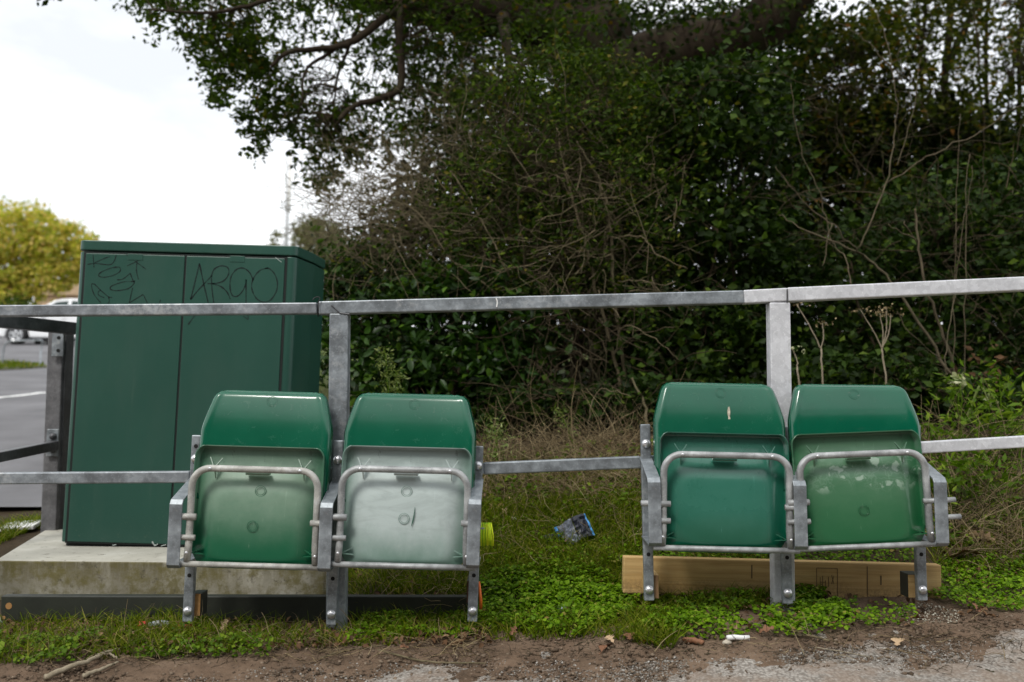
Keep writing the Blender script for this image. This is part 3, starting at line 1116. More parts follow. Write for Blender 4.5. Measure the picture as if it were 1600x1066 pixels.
# slim young trees, each with its own trunk and share of thin foliage
for px_, pts, r0, regs, lab in (
        (1480, [(1490, 440, 9.2), (1480, 250, 9.2), (1478, 100, 9.2), (1490, -80, 9.2), (1490, -300, 9.2)], 0.05,
         [([(1380, -120), (1530, -120), (1530, 300), (1400, 200)], (7.6, 9.8), 150, 0.17, 24), ([(1250, -300), (1560, -300), (1560, -60), (1250, -60)], (7.5, 9.8), 110, 0.25, 26)],
         'forked young tree with the thickest dark trunk at the top right'),
        (1545, [(1545, 440, 9.4), (1545, 220, 9.4), (1540, 80, 9.4), (1550, -80, 9.4), (1540, -250, 9.4)], 0.03,
         [([(1500, -60), (1600, -120), (1600, 320), (1500, 280)], (7.6, 9.8), 95, 0.17, 22)], 'young tree with a slim straight trunk between two others at the top right'),
        (1605, [(1610, 420, 9.0), (1602, 300, 9.0), (1592, 130, 9.0), (1602, -60, 9.0), (1600, -250, 9.0)], 0.032,
         [([(1570, -60), (1700, -120), (1700, 330), (1580, 300)], (7.4, 9.6), 100, 0.17, 24), ([(1650, -300), (2200, -300), (2200, 200), (1650, 200)], (7.5, 9.8), 120, 0.25, 26)],
         'young tree whose dark trunk runs along the right edge'),
        (1440, [(1448, 430, 8.8), (1445, 260, 8.8), (1440, 100, 8.8), (1452, -60, 8.8)], 0.028,
         [([(1240, 40), (1420, 0), (1420, 300), (1250, 330), (1200, 200)], (7.4, 9.4), 240, 0.17, 26)], 'thinnest young tree with speckled olive foliage left of the forked one')):
    yt, ybase, ycs = shrub('young_tree', lab, 'tree', px_, 6.2, regs, M['ash_leaf'], 0.07, 4, stem_r=0.02)
    mb = MB()
    top = px_path(pts)
    limb(mb, [ybase + Vector((0, 0, -0.2))] + top, r0 * 1.1, r0 * 0.55, 7, 0.01)
    if px_ == 1480:
        limb(mb, px_path([(1480, 110, 9.2), (1520, 20, 9.2), (1560, -60, 9.3)]), 0.04, 0.02, 6, 0.008)
    o = mb.build('trunk', M['bark'], yt, True)
    o.location = -ybase

# laurel: large leaves, the nearest ones single parts
lau, lb, lcs = shrub('laurel_bush', 'leafy laurel bush with large glossy leaves behind the left pair of seats', 'bush', 700, 1.9,
                     [([(520, 480), (600, 440), (760, 410), (850, 460), (870, 660), (700, 690), (560, 650)], (4.75, 5.5), 270, 0.15, 30),
                      ([(500, 380), (620, 380), (640, 470), (530, 500), (505, 600)], (5.0, 5.8), 90, 0.15, 22)],
                     M['laurel_leaf'], 0.062, 11, six=True)
vs = [(0, 0, 0), (0.24, 0.17, 0.05), (0.62, 0.17, 0.05), (1, 0, -0.14), (0.62, -0.17, 0.05), (0.24, -0.17, 0.05), (0.3, 0, 0.0), (0.66, 0, -0.03)]
fs = [(0, 6, 1), (1, 6, 7, 2), (2, 7, 3), (0, 5, 6), (5, 4, 7, 6), (4, 3, 7)]
big = MB().add(vs, fs).mesh('laurel_leaf', False)
big.materials.append(M['laurel_leaf'])
pts = np.concatenate([in_poly([(600, 490), (700, 470), (830, 480), (850, 620), (740, 660), (600, 640), (560, 560)], 190),
                      in_poly([(690, 540), (800, 500), (840, 560), (770, 600)], 40)])
for k, (a, b_) in enumerate(pts):
    q = P(a, b_, random.uniform(1.62, 1.85))
    lo = bpy.data.objects.new('leaf', big)
    COL.objects.link(lo)
    lo.parent = lau
    lo.location = q - lb
    lo.rotation_euler = (random.gauss(0.5, .5), random.gauss(0.35, .5), random.uniform(-math.pi, math.pi))
    s_ = random.uniform(0.055, 0.085)
    lo.scale = (s_, s_, s_)

# bare twiggy shrub: thousands of thin arching twigs
tbse = P(720, 640, 2.1)
tbse.z = float(ground(tbse.x, tbse.y))
tws = thing('twiggy_shrub', 'leafless thicket of grey brown twigs above the left railing', 'shrub', tbse)


def twig_cloud(poly, dr, n, L, r, mat, parent, base, name='twigs', wob=0.23, up=0.25, left=0.15):
    q = in_poly(poly, n)
    Y = rng.uniform(dr[0], dr[1], n) - 2.9
    c = PN(q[:, 0], q[:, 1], Y)
    d = rng.normal(size=(n, 3)) * np.array([1, 0.7, 0.7]) + np.array([-left, 0, up])
    p = wander(c, d, rng.uniform(L * 0.4, L * 1.4, n), 8, wob, 0.03)
    rad = np.linspace(1, 0.35, 8)[None] * (r * rng.uniform(0.5, 1.5, n))[:, None]
    # side shoots
    i = rng.integers(0, n, n * 2)
    j = rng.integers(2, 7, n * 2)
    st = p[i, j]
    dd = rng.normal(size=(n * 2, 3)) + (p[i, j] - p[i, j - 1]) * 12
    p2 = wander(st, dd, rng.uniform(L * 0.15, L * 0.5, n * 2), 8, wob, 0.02)
    rad2 = np.linspace(0.6, 0.3, 8)[None] * (r * rng.uniform(0.5, 1.2, n * 2))[:, None]
    o = tubes_np(name, np.concatenate([p, p2]), np.concatenate([rad, rad2]), mat, parent)
    o.location = -base
    return o


twig_cloud([(500, 400), (540, 320), (640, 280), (720, 200), (880, 210), (960, 300), (960, 430), (860, 470), (700, 450), (520, 470)], (4.7, 5.6), 620, 0.5, 0.0024, M['twig'], tws, tbse)
twig_cloud([(480, 420), (500, 330), (600, 260), (700, 230), (700, 400)], (4.9, 5.8), 420, 0.5, 0.0021, M['twig'], tws, tbse, left=0.7, up=0.1)
twig_cloud([(840, 230), (1040, 260), (1060, 460), (980, 520), (860, 470)], (4.6, 5.2), 130, 0.42, 0.0030, M['twig'], tws, tbse, left=-0.4)
twig_cloud([(850, 480), (1060, 500), (1060, 690), (780, 700)], (4.35, 4.9), 150, 0.45, 0.0026, M['twig_dark'], tws, tbse, up=0.6)
twig_cloud([(700, 90), (1000, 90), (1100, 250), (900, 330), (700, 260)], (4.9, 5.4), 180, 0.5, 0.0026, M['twig_dark'], tws, tbse, up=0.3)
sm = MB()
for pts, r0, r1 in (([(985, 690, 4.9), (960, 560, 4.9), (930, 450, 4.85), (912, 370, 4.8), (885, 280, 4.8), (870, 200, 4.8)], .022, .008),
                    ([(985, 690, 4.95), (972, 560, 4.9), (960, 460, 4.85), (952, 350, 4.85), (935, 280, 4.85), (900, 220, 4.9)], .024, .009),
                    ([(950, 350, 4.85), (1000, 315, 4.75), (1040, 290, 4.7)], .009, .003), ([(952, 372, 4.85), (1000, 370, 4.7), (1030, 400, 4.65), (1075, 420, 4.6)], .009, .003),
                    ([(905, 340, 4.8), (870, 275, 4.75), (810, 280, 4.7)], .008, .003), ([(912, 390, 4.8), (860, 385, 4.75), (820, 400, 4.7)], .009, .003),
                    ([(958, 440, 4.85), (1010, 440, 4.7), (1030, 460, 4.7)], .008, .003), ([(955, 520, 4.85), (985, 510, 4.6), (1030, 535, 4.5), (1060, 560, 4.5)], .007, .003),
                    ([(780, 460, 4.8), (700, 400, 4.8), (650, 330, 4.8), (560, 300, 4.9)], .012, .004), ([(800, 440, 4.8), (740, 320, 4.8), (690, 250, 4.9)], .011, .004),
                    ([(1000, 700, 4.4), (1010, 640, 4.4), (985, 590, 4.45)], .02, .008), ([(930, 720, 4.3), (920, 650, 4.3), (940, 610, 4.3), (985, 618, 4.25)], .006, .003)):
    limb(sm, px_path(pts), r0 * 0.5, r1 * 0.6, 6, 0.004)
o = sm.build('stems', M['twig'], tws, True)
o.location = -tbse
c, p = clumps([(520, 400), (700, 260), (950, 300), (950, 450), (560, 460)], (4.7, 5.4), 200, 0.13, 14)
o = leaf_mesh('foliage', p, 0.035, M['privet_leaf'], tws)
o.location = -tbse

shrub('bramble_bush', 'low shadowy bramble at the foot of the hedge between the pairs', 'bush', 900, 1.75,
      [([(760, 610), (870, 600), (1010, 590), (1020, 680), (900, 690), (760, 700)], (4.45, 5.0), 110, 0.10, 24)], M['ivy_leaf'], 0.05, 8, aspect=0.65)
shrub('bramble_bush', 'low leafy bramble at the foot of the hedge behind the right pair', 'bush', 1250, 1.75,
      [([(1010, 600), (1240, 590), (1440, 590), (1620, 600), (1620, 690), (1240, 690), (1010, 690)], (4.4, 4.9), 190, 0.10, 24)], M['ivy_leaf'], 0.05, 8, aspect=0.65)

# dead elder branches at the right
eb = P(1500, 660, 1.7)
eb.z = float(ground(eb.x, eb.y))
eld = thing('elder_shrub', 'bare elder with pale forked branches behind the right railing', 'shrub', eb)
sm = MB()
for pts, r0, r1 in (([(1515, 640, 4.6), (1470, 560, 4.6), (1400, 450, 4.6), (1350, 400, 4.6), (1270, 365, 4.6), (1215, 335, 4.65)], .020, .006),
                    ([(1510, 640, 4.65), (1480, 540, 4.65), (1450, 460, 4.6), (1435, 390, 4.6), (1430, 325, 4.6)], .019, .011),
                    ([(1432, 380, 4.6), (1412, 345, 4.55)], .008, .005), ([(1430, 375, 4.6), (1388, 352, 4.5)], .009, .005),
                    ([(1350, 400, 4.6), (1320, 375, 4.55), (1300, 350, 4.5), (1285, 420, 4.45)], .010, .004),
                    ([(1340, 390, 4.6), (1365, 340, 4.6), (1390, 260, 4.65), (1400, 190, 4.7), (1395, 110, 4.7), (1370, 20, 4.8)], .011, .004),
                    ([(1400, 260, 4.65), (1420, 200, 4.65), (1440, 90, 4.7)], .007, .003), ([(1395, 110, 4.7), (1350, 60, 4.7), (1300, 30, 4.7)], .007, .003),
                    ([(1330, 445, 4.5), (1320, 400, 4.55), (1300, 375, 4.6), (1280, 300, 4.6), (1250, 230, 4.65), (1235, 130, 4.7)], .007, .003),
                    ([(1300, 350, 4.6), (1260, 320, 4.6), (1210, 260, 4.6)], .008, .003), ([(1440, 250, 4.7), (1520, 210, 4.7), (1600, 160, 4.7)], .009, .004),
                    ([(1380, 290, 4.65), (1440, 250, 4.7)], .008, .008),
                    ([(1490, 620, 4.5), (1492, 480, 4.5), (1495, 300, 4.55), (1500, 180, 4.6)], .006, .003), ([(1510, 630, 4.5), (1508, 450, 4.5), (1512, 240, 4.55)], .006, .004),
                    ([(1482, 600, 4.4), (1478, 560, 4.4), (1490, 470, 4.45), (1500, 380, 4.5), (1520, 260, 4.5)], .007, .003),
                    ([(1472, 560, 4.5), (1430, 530, 4.4), (1400, 490, 4.4)], .006, .003)):
    limb(sm, px_path(pts), r0 * 0.46, r1 * 0.46, 6, 0.005)
o = sm.build('branches', bark('elder_bark', (0.06, 0.048, 0.030), (0.15, 0.12, 0.078), 30), eld, True)
o.location = -eb
twig_cloud([(1220, 120), (1420, 80), (1480, 260), (1400, 400), (1230, 380)], (4.6, 5.3), 90, 0.4, 0.0024, M['twig_dark'], eld, eb, up=0.2)
twig_cloud([(1420, 380), (1600, 200), (1600, 620), (1450, 600)], (4.6, 5.2), 70, 0.45, 0.0024, M['twig_dark'], eld, eb, up=0.5)

# ------------------------------------------------------------------ left background: car park, car, trees, building, mast
yb_ = P(40, 520, 42)
yb_.z = float(ground(yb_.x, yb_.y))
yel = thing('autumn_tree', 'round yellow green autumn tree beyond the car park at the left', 'tree', yb_)
mb = MB()
anch = []
for e in ((-20, 430), (20, 380), (60, 370), (100, 400), (-70, 380), (40, 345)):
    q = P(e[0], e[1], 42 + random.uniform(-1.5, 1.5))
    anch += limb(mb, [yb_ + Vector((0, 0, -0.3)), yb_.lerp(P(40, 470, 42), 0.9) + Vector((random.uniform(-.2, .2), 0, 0)), q], 0.28, 0.06, 6, 0.03)
o = mb.build('trunk', M['bark'], yel, True)
o.location = -yb_
c, p = clumps([(-170, 380), (-110, 330), (-40, 335), (5, 326), (12, 318), (22, 328), (30, 322), (44, 326), (58, 326), (70, 324), (76, 342), (88, 352), (100, 347), (122, 352), (130, 365), (143, 374), (150, 400), (146, 425), (110, 445), (62, 458), (50, 470), (20, 474), (-120, 470)], (42.5, 47.5), 420, 0.55, 46, 0.7)
o = leaf_mesh('crown', p, 0.23, M['yellow_leaf'], yel, aspect=0.8)
o.location = -yb_


def far_tree(name, label, px_, Y, polys, mat, leaf, r0, n_st=4):
    b = P(px_, 500, Y)
    b.z = float(ground(b.x, b.y))
    t = thing(name, label, 'tree', b)
    m_ = MB()
    cs, ps = [], []
    for a in polys:
        c_, p_ = clumps(*a)
        cs.append(c_)
        ps.append(p_)
    cs = np.concatenate(cs)
    for q in cs[rng.integers(0, len(cs), n_st)]:
        limb(m_, [b + Vector((0, 0, -0.2)), b.lerp(Vector(q), .6), Vector(q)], r0, r0 * 0.2, 5, 0.02)
    o_ = m_.build('trunk', M['bark'], t, True)
    o_.location = -b
    o_ = leaf_mesh('crown', np.concatenate(ps), leaf, mat, t, aspect=0.7)
    o_.location = -b


far_tree('pine_tree', 'faded olive pine in the distance behind the right end of the cabinet', 480, 26,
         [([(466, 352), (490, 345), (530, 350), (560, 420), (480, 420), (464, 372)], (26.5, 31), 100, 0.3, 26), ([(428, 354), (436, 352), (436, 392), (426, 388)], (28, 30), 8, 0.15, 7)], M['pine_leaf'], 0.16, 0.12)
far_tree('roadside_bush', 'low yellow bush at the far left edge below the autumn tree', -10, 38,
         [([(-60, 462), (0, 456), (16, 470), (14, 482), (-60, 490)], (40, 42), 60, 0.3, 26)], M['yellow_leaf'], 0.16, 0.05)

# peach building glimpsed between the tree and the cabinet
q0, q1 = P(52, 478, 56), P(330, 478, 56)
zb = float(ground(q0.x, q0.y)) - 0.5
bl = thing('building', 'low peach coloured building glimpsed between autumn tree and cabinet', 'building', (0, q0.y, zb))
zt = P(100, 462, 56).z
MB().box(((q0.x + q1.x) / 2, 4, (zt - zb) / 2), (q1.x - q0.x, 8, zt - zb)).build('wall', plain('peach_render', (0.62, 0.43, 0.27), 0.8), bl, bevel=0.03)
MB().prism([(q0.x - .4, zt - zb), (q1.x + .4, zt - zb), (q1.x + .4, zt - zb + .15), (q1.x - 1.2, zt - zb + 1.0), (q0.x + 1.2, zt - zb + 1.0), (q0.x - .4, zt - zb + .15)], 'y', -0.4, 8.4).build(
    'roof', plain('tan_roof', (0.45, 0.32, 0.2), 0.85), bl)
for px_ in (104, 150, 200, 250):
    c_ = P(px_, 474, 56)
    wz = c_.z - zb
    wn = MB().box((c_.x, -0.03, wz), (0.75, 0.1, 0.6)).build('window', plain('window_white', (0.75, 0.76, 0.76), 0.5), bl, bevel=0.01)
    MB().box((c_.x, -0.09, wz), (0.55, 0.03, 0.42)).build('pane', plain('window_glass', (0.3, 0.36, 0.34), 0.1), wn)

# white radio mast behind the cabinet
mbse = P(446, 500, 47)
mbse.z = float(ground(mbse.x, mbse.y))
ms = thing('radio_mast', 'slender white mast with twin antennas standing in the distance behind the cabinet', 'mast', mbse)
wm = plain('mast_white', (0.42, 0.43, 0.44), 0.5)


def rel(px_, py_):
    return P(px_, py_, 47) - mbse


MB().tube([(0, 0, -.3), rel(447, 380), rel(449, 330)], [0.2, 0.13, 0.10], 10).build('pole', wm, ms, True)
MB().tube([rel(447.5, 332), rel(448.5, 245)], [0.07, 0.05], 6).build('antenna', plain('mast_grey', (0.6, 0.6, 0.6), 0.5), ms, True)
MB().tube([rel(451.5, 332), rel(454, 240)], [0.07, 0.05], 6).build('antenna', plain('mast_tan', (0.62, 0.58, 0.5), 0.5), ms, True)
MB().box(rel(449.5, 325), (0.35, 0.25, 0.2)).build('collar', plain('mast_collar', (0.4, 0.4, 0.4), 0.6), ms, bevel=0.02)


# white parked car (front to the left)
def build_car(name, label, wheel_px, wheel_py, Y):
    wc = G1(wheel_px, wheel_py)
    gz = wc.z + 0.025
    t = thing(name, label, 'car', (wc.x, wc.y, gz))
    white = NT('car_paint')
    white.col((0.80, 0.81, 0.82)).set(rough=0.25, coat=0.6)
    glass = NT('car_glass')
    glass.col((0.03, 0.05, 0.045)).set(rough=0.06)
    low = [(-0.86, 0.30), (-0.84, 0.55), (-0.70, 0.72), (-0.2, 0.86), (0.35, 0.95), (1.9, 0.98), (3.1, 0.97), (3.35, 0.85), (3.42, 0.5), (3.36, 0.28),
           (2.98, 0.22), (2.94, 0.42), (2.8, 0.58), (2.6, 0.63), (2.4, 0.58), (2.26, 0.42), (2.22, 0.22), (0.38, 0.22), (0.34, 0.42), (0.2, 0.58), (0, 0.63), (-0.2, 0.58), (-0.34, 0.42), (-0.38, 0.22)]
    MB().prism(low, 'y', -0.10, 1.62).build('body', white.m, t, bevel=0.05, seg=3)
    cab = [(0.28, 0.93), (1.05, 1.44), (1.5, 1.50), (2.3, 1.47), (2.9, 1.25), (3.25, 0.95)]
    m_ = MB()
    n = len(cab)
    vs = [(x, -0.07 + (z - 0.93) * 0.30, z) for x, z in cab] + [(x, 1.59 - (z - 0.93) * 0.30, z) for x, z in cab]
    m_.add(vs, [tuple(range(n)), tuple(range(2 * n - 1, n - 1, -1))] + [(i, i + n, (i + 1) % n + n, (i + 1) % n) for i in range(n)])
    m_.build('cabin', white.m, t, bevel=0.04, seg=3)

    def side(pts):
        return [(x, -0.075 + (z - 0.93) * 0.30, z) for x, z in pts]
    for win in ([(0.62, 1.0), (1.12, 1.38), (1.5, 1.42), (1.5, 1.0)], [(1.6, 1.0), (1.6, 1.42), (2.25, 1.40), (2.55, 1.26), (2.6, 1.0)]):
        a = side(win)
        k = len(win)
        v = a + [(x, y + 0.03, z) for x, y, z in a]
        MB().add(v, [tuple(range(k)), tuple(range(2 * k - 1, k - 1, -1))] + [(i, i + k, (i + 1) % k + k, (i + 1) % k) for i in range(k)]).build('window', glass.m, t)
    vs = [(0.36, 0.06, 0.99), (0.36, 1.46, 0.99), (1.02, 1.34, 1.425), (1.02, 0.18, 1.425)]
    vs = [(x - 0.02, y, z + 0.015) for x, y, z in vs] + [(x + 0.02, y, z - 0.02) for x, y, z in vs]
    MB().add(vs, [(0, 1, 2, 3), (7, 6, 5, 4), (0, 4, 5, 1), (1, 5, 6, 2), (2, 6, 7, 3), (3, 7, 4, 0)]).build('windscreen', glass.m, t)
    MB().box((0.75, -0.2, 1.03), (0.14, 0.2, 0.15)).build('wing_mirror', white.m, t, bevel=0.03)
    MB().box((1.45, -0.11, 0.86), (0.18, 0.03, 0.03)).build('door_handle', white.m, t, bevel=0.005)
    MB().box((-0.74, 0.1, 0.68), (0.16, 0.34, 0.12)).build('headlight', glass.m, t, bevel=0.03)
    MB().box((3.36, 0.1, 0.78), (0.1, 0.3, 0.16)).build('tail_light', plain('tail_red', (0.4, 0.02, 0.02), 0.2), t, bevel=0.02)
    tyre = plain('tyre', (0.02, 0.02, 0.02), 0.85)
    rim = plain('alloy', (0.6, 0.61, 0.62), 0.3, 0.7, 0.05)
    for x in (0, 2.6):
        for y in (-0.06, 1.58):
            e = MB()
            ring = [(0.2, -0.1), (0.29, -0.11), (0.325, -0.06), (0.325, 0.06), (0.29, 0.11), (0.2, 0.1)]
            N = 28
            vs = [(x + r_ * math.cos(2 * math.pi * i / N), y + h, 0.32 + r_ * math.sin(2 * math.pi * i / N)) for i in range(N) for r_, h in ring]
            fs = [(i * 6 + j, i * 6 + (j + 1) % 6, ((i + 1) % N) * 6 + (j + 1) % 6, ((i + 1) % N) * 6 + j) for i in range(N) for j in range(6)]
            wh = e.add(vs, fs).build('wheel', tyre, t, True)
            s_ = -1 if y < 0.5 else 1
            rb = MB()
            for i in range(5):
                a = 2 * math.pi * i / 5 + 0.3
                rb.bar((x, y + s_ * 0.085, 0.32), (x + 0.2 * math.cos(a), y + s_ * 0.085, 0.32 + 0.2 * math.sin(a)), 0.06, 0.03, (0, 1, 0))
            rb.tube([(x + 0.205 * math.cos(a), y + s_ * 0.09, 0.32 + 0.205 * math.sin(a)) for a in [2 * math.pi * i / 24 for i in range(25)]], 0.02, 5)
            rb.tube([(x, y - 0.02, 0.32), (x, y + 0.0, 0.32)], 0.2, 16)
            rb.build('rim', rim, wh)
    return t


build_car('parked_car', 'white hatchback parked across the road at the left', 28, 540, 30.5)

# low trip rail and grass island in the car park
ra, rb_ = G1(3, 572), G1(63, 576)
tr_ = thing('trip_rail', 'low thin metal hoop rail beside the grass island in the car park', 'barrier', ra)
d17 = ra.y
h1, h2 = P(8, 535, d17), P(66, 533, d17)
d17b = rb_.y
MB().tube(smooth_path([ra + Vector((0, 0, -.1)), P(6, 545, d17), h1 + Vector((.05, 0, 0.0)), P(20, 533, d17), P(55, 532, d17), h2, P(64, 548, d17), rb_ + Vector((0, 0, -.1))], 4), 0.016, 6).build('rail', M['steel'], tr_, True).location = -ra
kb = MB()
isl = [G1(-80, 570), G1(20, 568), G1(70, 573), G1(76, 577), G1(30, 580), G1(-80, 584)]
o = MB().add([p + Vector((0, 0, 0.01)) for p in isl] + [p + Vector((0, 0, 0.05)) for p in isl], [tuple(range(6, 12)), tuple(range(5, -1, -1))] + [(i, (i + 1) % 6, (i + 1) % 6 + 6, i + 6) for i in range(6)]).build('kerb_island', plain('island_soil', (0.09, 0.09, 0.05), 0.9), None)
o['kind'] = 'structure'
q = in_poly([(-60, 570), (20, 569), (70, 574), (70, 577), (30, 580), (-60, 583)], 1500)
g_, _ = G(q[:, 0], q[:, 1])
g_[:, 2] += 0.04
leaf_mesh('grass', g_, 0.075, M['grass'], None, aspect=0.3, droop=-1.3, kind='stuff')

# pole in the far background hedge line behind the car
for pl, lab in (([(-200, 470), (60, 470), (60, 500), (-200, 505)], 'low clipped hedge behind the white car'),):
    far_tree('hedge', lab, 20, 36, [(pl, (36.5, 38.5), 120, 0.35, 30)], M['privet_leaf'], 0.16, 0.05)

# ------------------------------------------------------------------ cabinet and its plinth
YC = 0.80
bl0, br0 = PD(92, 855, YC + 2.9), PD(437, 855, YC + 2.9)
cx, cz = (bl0.x + br0.x) / 2, bl0.z
cw = br0.x - bl0.x
ch = PD(128, 378, YC + 2.9).z - cz
cab = thing('utility_cabinet', 'green steel utility cabinet with marker graffiti on its doors', 'cabinet', (cx, YC, cz), (0, R(1.1), 0))
hw = cw / 2
mpaint = M['cabinet']


def cab_outline(inset=0.0, y0=0.0, out=0.0):
    """plan of the cabinet with rounded front corners and slightly bowed sides"""
    r = 0.028
    pts = []
    for i in range(7):
        a = math.pi + i / 6 * math.pi / 2
        pts.append((-hw - out + r + (r) * math.cos(a), y0 + r + r * math.sin(a)))
    for i in range(7):
        a = -math.pi / 2 + i / 6 * math.pi / 2
        pts.append((hw + out - r + r * math.cos(a) + 0.015, y0 + r + r * math.sin(a)))
    pts += [(hw + out + 0.045, 0.18), (hw + out + 0.058, 0.34), (hw + out + 0.03, 0.40), (-hw - out - 0.02, 0.40), (-hw - out - 0.03, 0.34), (-hw - out - 0.02, 0.18)]
    return pts


roof_h = 0.042
MB().prism(cab_outline(), 'z', 0.012, ch - roof_h - 0.006).build('body', mpaint, cab, bevel=0.003)
MB().prism(cab_outline(0, -0.002, 0.002), 'z', ch - roof_h, ch).build('roof', mpaint, cab, bevel=0.004, seg=2)
MB().prism(cab_outline(0, 0.012, -0.012), 'z', -0.004, 0.014).build('base_frame', M['groove'], cab)


def cl(px_, py_):
    """pixel -> cabinet-local x, z on the door plane"""
    w_ = PD(px_, py_, YC + 2.9 - 0.003) - Vector((cx, YC, cz))
    v = Euler((0, R(1.1), 0)).to_matrix().inverted() @ w_
    return v.x, v.z


dl, _ = cl(133, 400)
dm, _ = cl(290.5, 400)
dr_, _ = cl(447, 400)
dtop = ch - roof_h - 0.012
dbot = 0.014
gap = 0.004
MB().box(((dl + dr_) / 2, 0.0005, (dtop + dbot) / 2), (dr_ - dl + 0.012, 0.004, dtop - dbot + 0.010)).build('door_recess', M['groove'], cab)
for a, b in ((dl, dm), (dm, dr_)):
    MB().box(((a + b) / 2, 0.001, (dtop + dbot) / 2), (b - a - 2 * gap, 0.012, dtop - dbot - gap)).build('door', mpaint, cab, bevel=0.002)
fy = -0.0056


def ribbon(pts, wd, m=None, name='graffiti_mark', parent=None, closed=False):
    q = [Vector((*cl(a, b), 0)).xzy for a, b in pts]
    q = [Vector((cl(a, b)[0], 0, cl(a, b)[1])) for a, b in pts]
    q = smooth_path(q, 5) if len(q) > 2 else q
    vs, k = [], len(q)
    for i, p in enumerate(q):
        t = (q[min(i + 1, k - 1)] - q[max(i - 1, 0)]).normalized()
        n = Vector((-t.z, 0, t.x)) * wd / 2 * (0.72 + 0.2 * math.sin(i * 1.3) + random.uniform(-0.12, 0.25))
        vs += [(p.x + n.x, fy, p.z + n.z), (p.x - n.x, fy, p.z - n.z), (p.x + n.x, fy + 0.0012, p.z + n.z), (p.x - n.x, fy + 0.0012, p.z - n.z)]
    fs = []
    for i in range(k - 1):
        a, b = i * 4, i * 4 + 4
        fs += [(a, a + 1, b + 1, b), (a, b, b + 2, a + 2), (a + 1, a + 3, b + 3, b + 1)]
    return fs, vs


def graffiti(name, strokes, wd, m):
    mb_ = MB()
    for st in strokes:
        fs_, vs_ = ribbon(st, wd)
        mb_.add(vs_, fs_)
    return mb_.build(name, m, cab)


def zp(pts):
    """zoomed crop (120,380)-(460,520) at 1600x659 -> pixels"""
    return [(120 + a * 340 / 1600, 380 + b * 140 / 659) for a, b in pts]


letters = {
    'a': [[(820, 600), (860, 545), (870, 535)], [(838, 415), (860, 330), (903, 150)], [(903, 150), (935, 300), (968, 440)], [(838, 415), (900, 340), (990, 245)]],
    'r': [[(990, 240), (995, 330), (1008, 440)], [(990, 250), (1010, 195), (1060, 168), (1110, 180), (1118, 225), (1085, 275), (1020, 298), (962, 298)], [(1000, 298), (1060, 320), (1105, 360), (1130, 412)]],
    'g': [[(1300, 275), (1270, 215), (1225, 185), (1175, 195), (1135, 250), (1128, 330), (1145, 385), (1180, 392), (1215, 360), (1240, 310), (1246, 268)], [(1246, 268), (1246, 440), (1252, 500), (1262, 560), (1225, 535)]],
    'o': [[(1410, 185), (1350, 200), (1300, 260), (1287, 330), (1320, 405), (1375, 435), (1430, 415), (1470, 350), (1475, 280), (1450, 220), (1410, 185), (1385, 188)]],
}
for k_, st in letters.items():
    graffiti('graffiti_letter', [zp(x) for x in st], 0.0062, M['ink'])
scrib = [
    [[(80, 158), (140, 150), (240, 160), (275, 135), (292, 88)], [(122, 85), (128, 180)], [(125, 150), (200, 115), (245, 100)]],
    [[(300, 180), (250, 185), (180, 215), (162, 240), (200, 252), (270, 238), (318, 210), (318, 180), (280, 175)]],
    [[(362, 72), (385, 95), (480, 95)], [(480, 100), (450, 130), (372, 168)], [(445, 140), (440, 200), (455, 268)], [(445, 145), (480, 170), (512, 194)]],
    [[(298, 270), (340, 265), (395, 222)], [(395, 222), (415, 275), (428, 285)], [(428, 285), (350, 285), (260, 315), (250, 340), (300, 350), (380, 335), (420, 300), (428, 275)]],
    [[(180, 440), (130, 380), (110, 310), (130, 302), (180, 350), (235, 395), (262, 400)], [(205, 402), (165, 385), (160, 360), (180, 345)], [(235, 395), (240, 430), (230, 445)]],
    [[(412, 330), (388, 440)], [(388, 440), (490, 378)], [(490, 378), (520, 440)], [(610, 440), (618, 418)]],
]
for st in scrib:
    graffiti('graffiti_tag', [zp(x) for x in st], 0.0046, M['ink'])
for a, b in ((212, 402), (371, 405)):
    x_, z_ = cl(a, b)
    MB().box((x_, -0.0052, z_), (0.062, 0.003, 0.026)).build('label_plate', mpaint, cab, bevel=0.001)
for st, wd in (([(238, 846), (242, 852), (247, 850)], 0.006), ([(252, 853), (260, 851)], 0.004), ([(176, 852), (182, 851)], 0.004), ([(430, 402), (440, 410)], 0.002)):
    fs_, vs_ = ribbon(st, wd)
    MB().add(vs_, fs_).build('scuff', M['scuff'], cab)

# concrete plinth
pz = PD(200, 877, 3.36).z
F0, F1 = PD(-8, 873, 3.36), PD(508, 880, 3.36)
pf = [(F0.x, F0.y), (F1.x, F1.y), (F1.x + 0.05, F1.y + 0.9), (PD(72, 831, 4.22).x, 1.32)]
plz = float(min(F0.z, pz)) + 0.0
pb = thing('concrete_plinth', 'weathered concrete slab under the green cabinet', 'plinth', (-1.3, 0.9, 0.0))
mb = MB()
mb.prism([(x + 1.3, y - 0.9) for x, y in pf], 'z', -0.12, pz)
o = mb.build('slab', M['concrete'], pb, bevel=0.008, seg=3)

# ------------------------------------------------------------------ railings
rail = thing('guard_rail', 'long galvanised steel railing running behind both pairs of seats', 'railing', (PD(531, 985, 2.96).x, 0.06, 0.0))
RB = rail.location.copy()


def rpart(mb_, name, m, bevel=0.004, **k):
    o_ = mb_.build(name, m, rail, bevel=bevel, **k)
    o_.location = -RB
    return o_


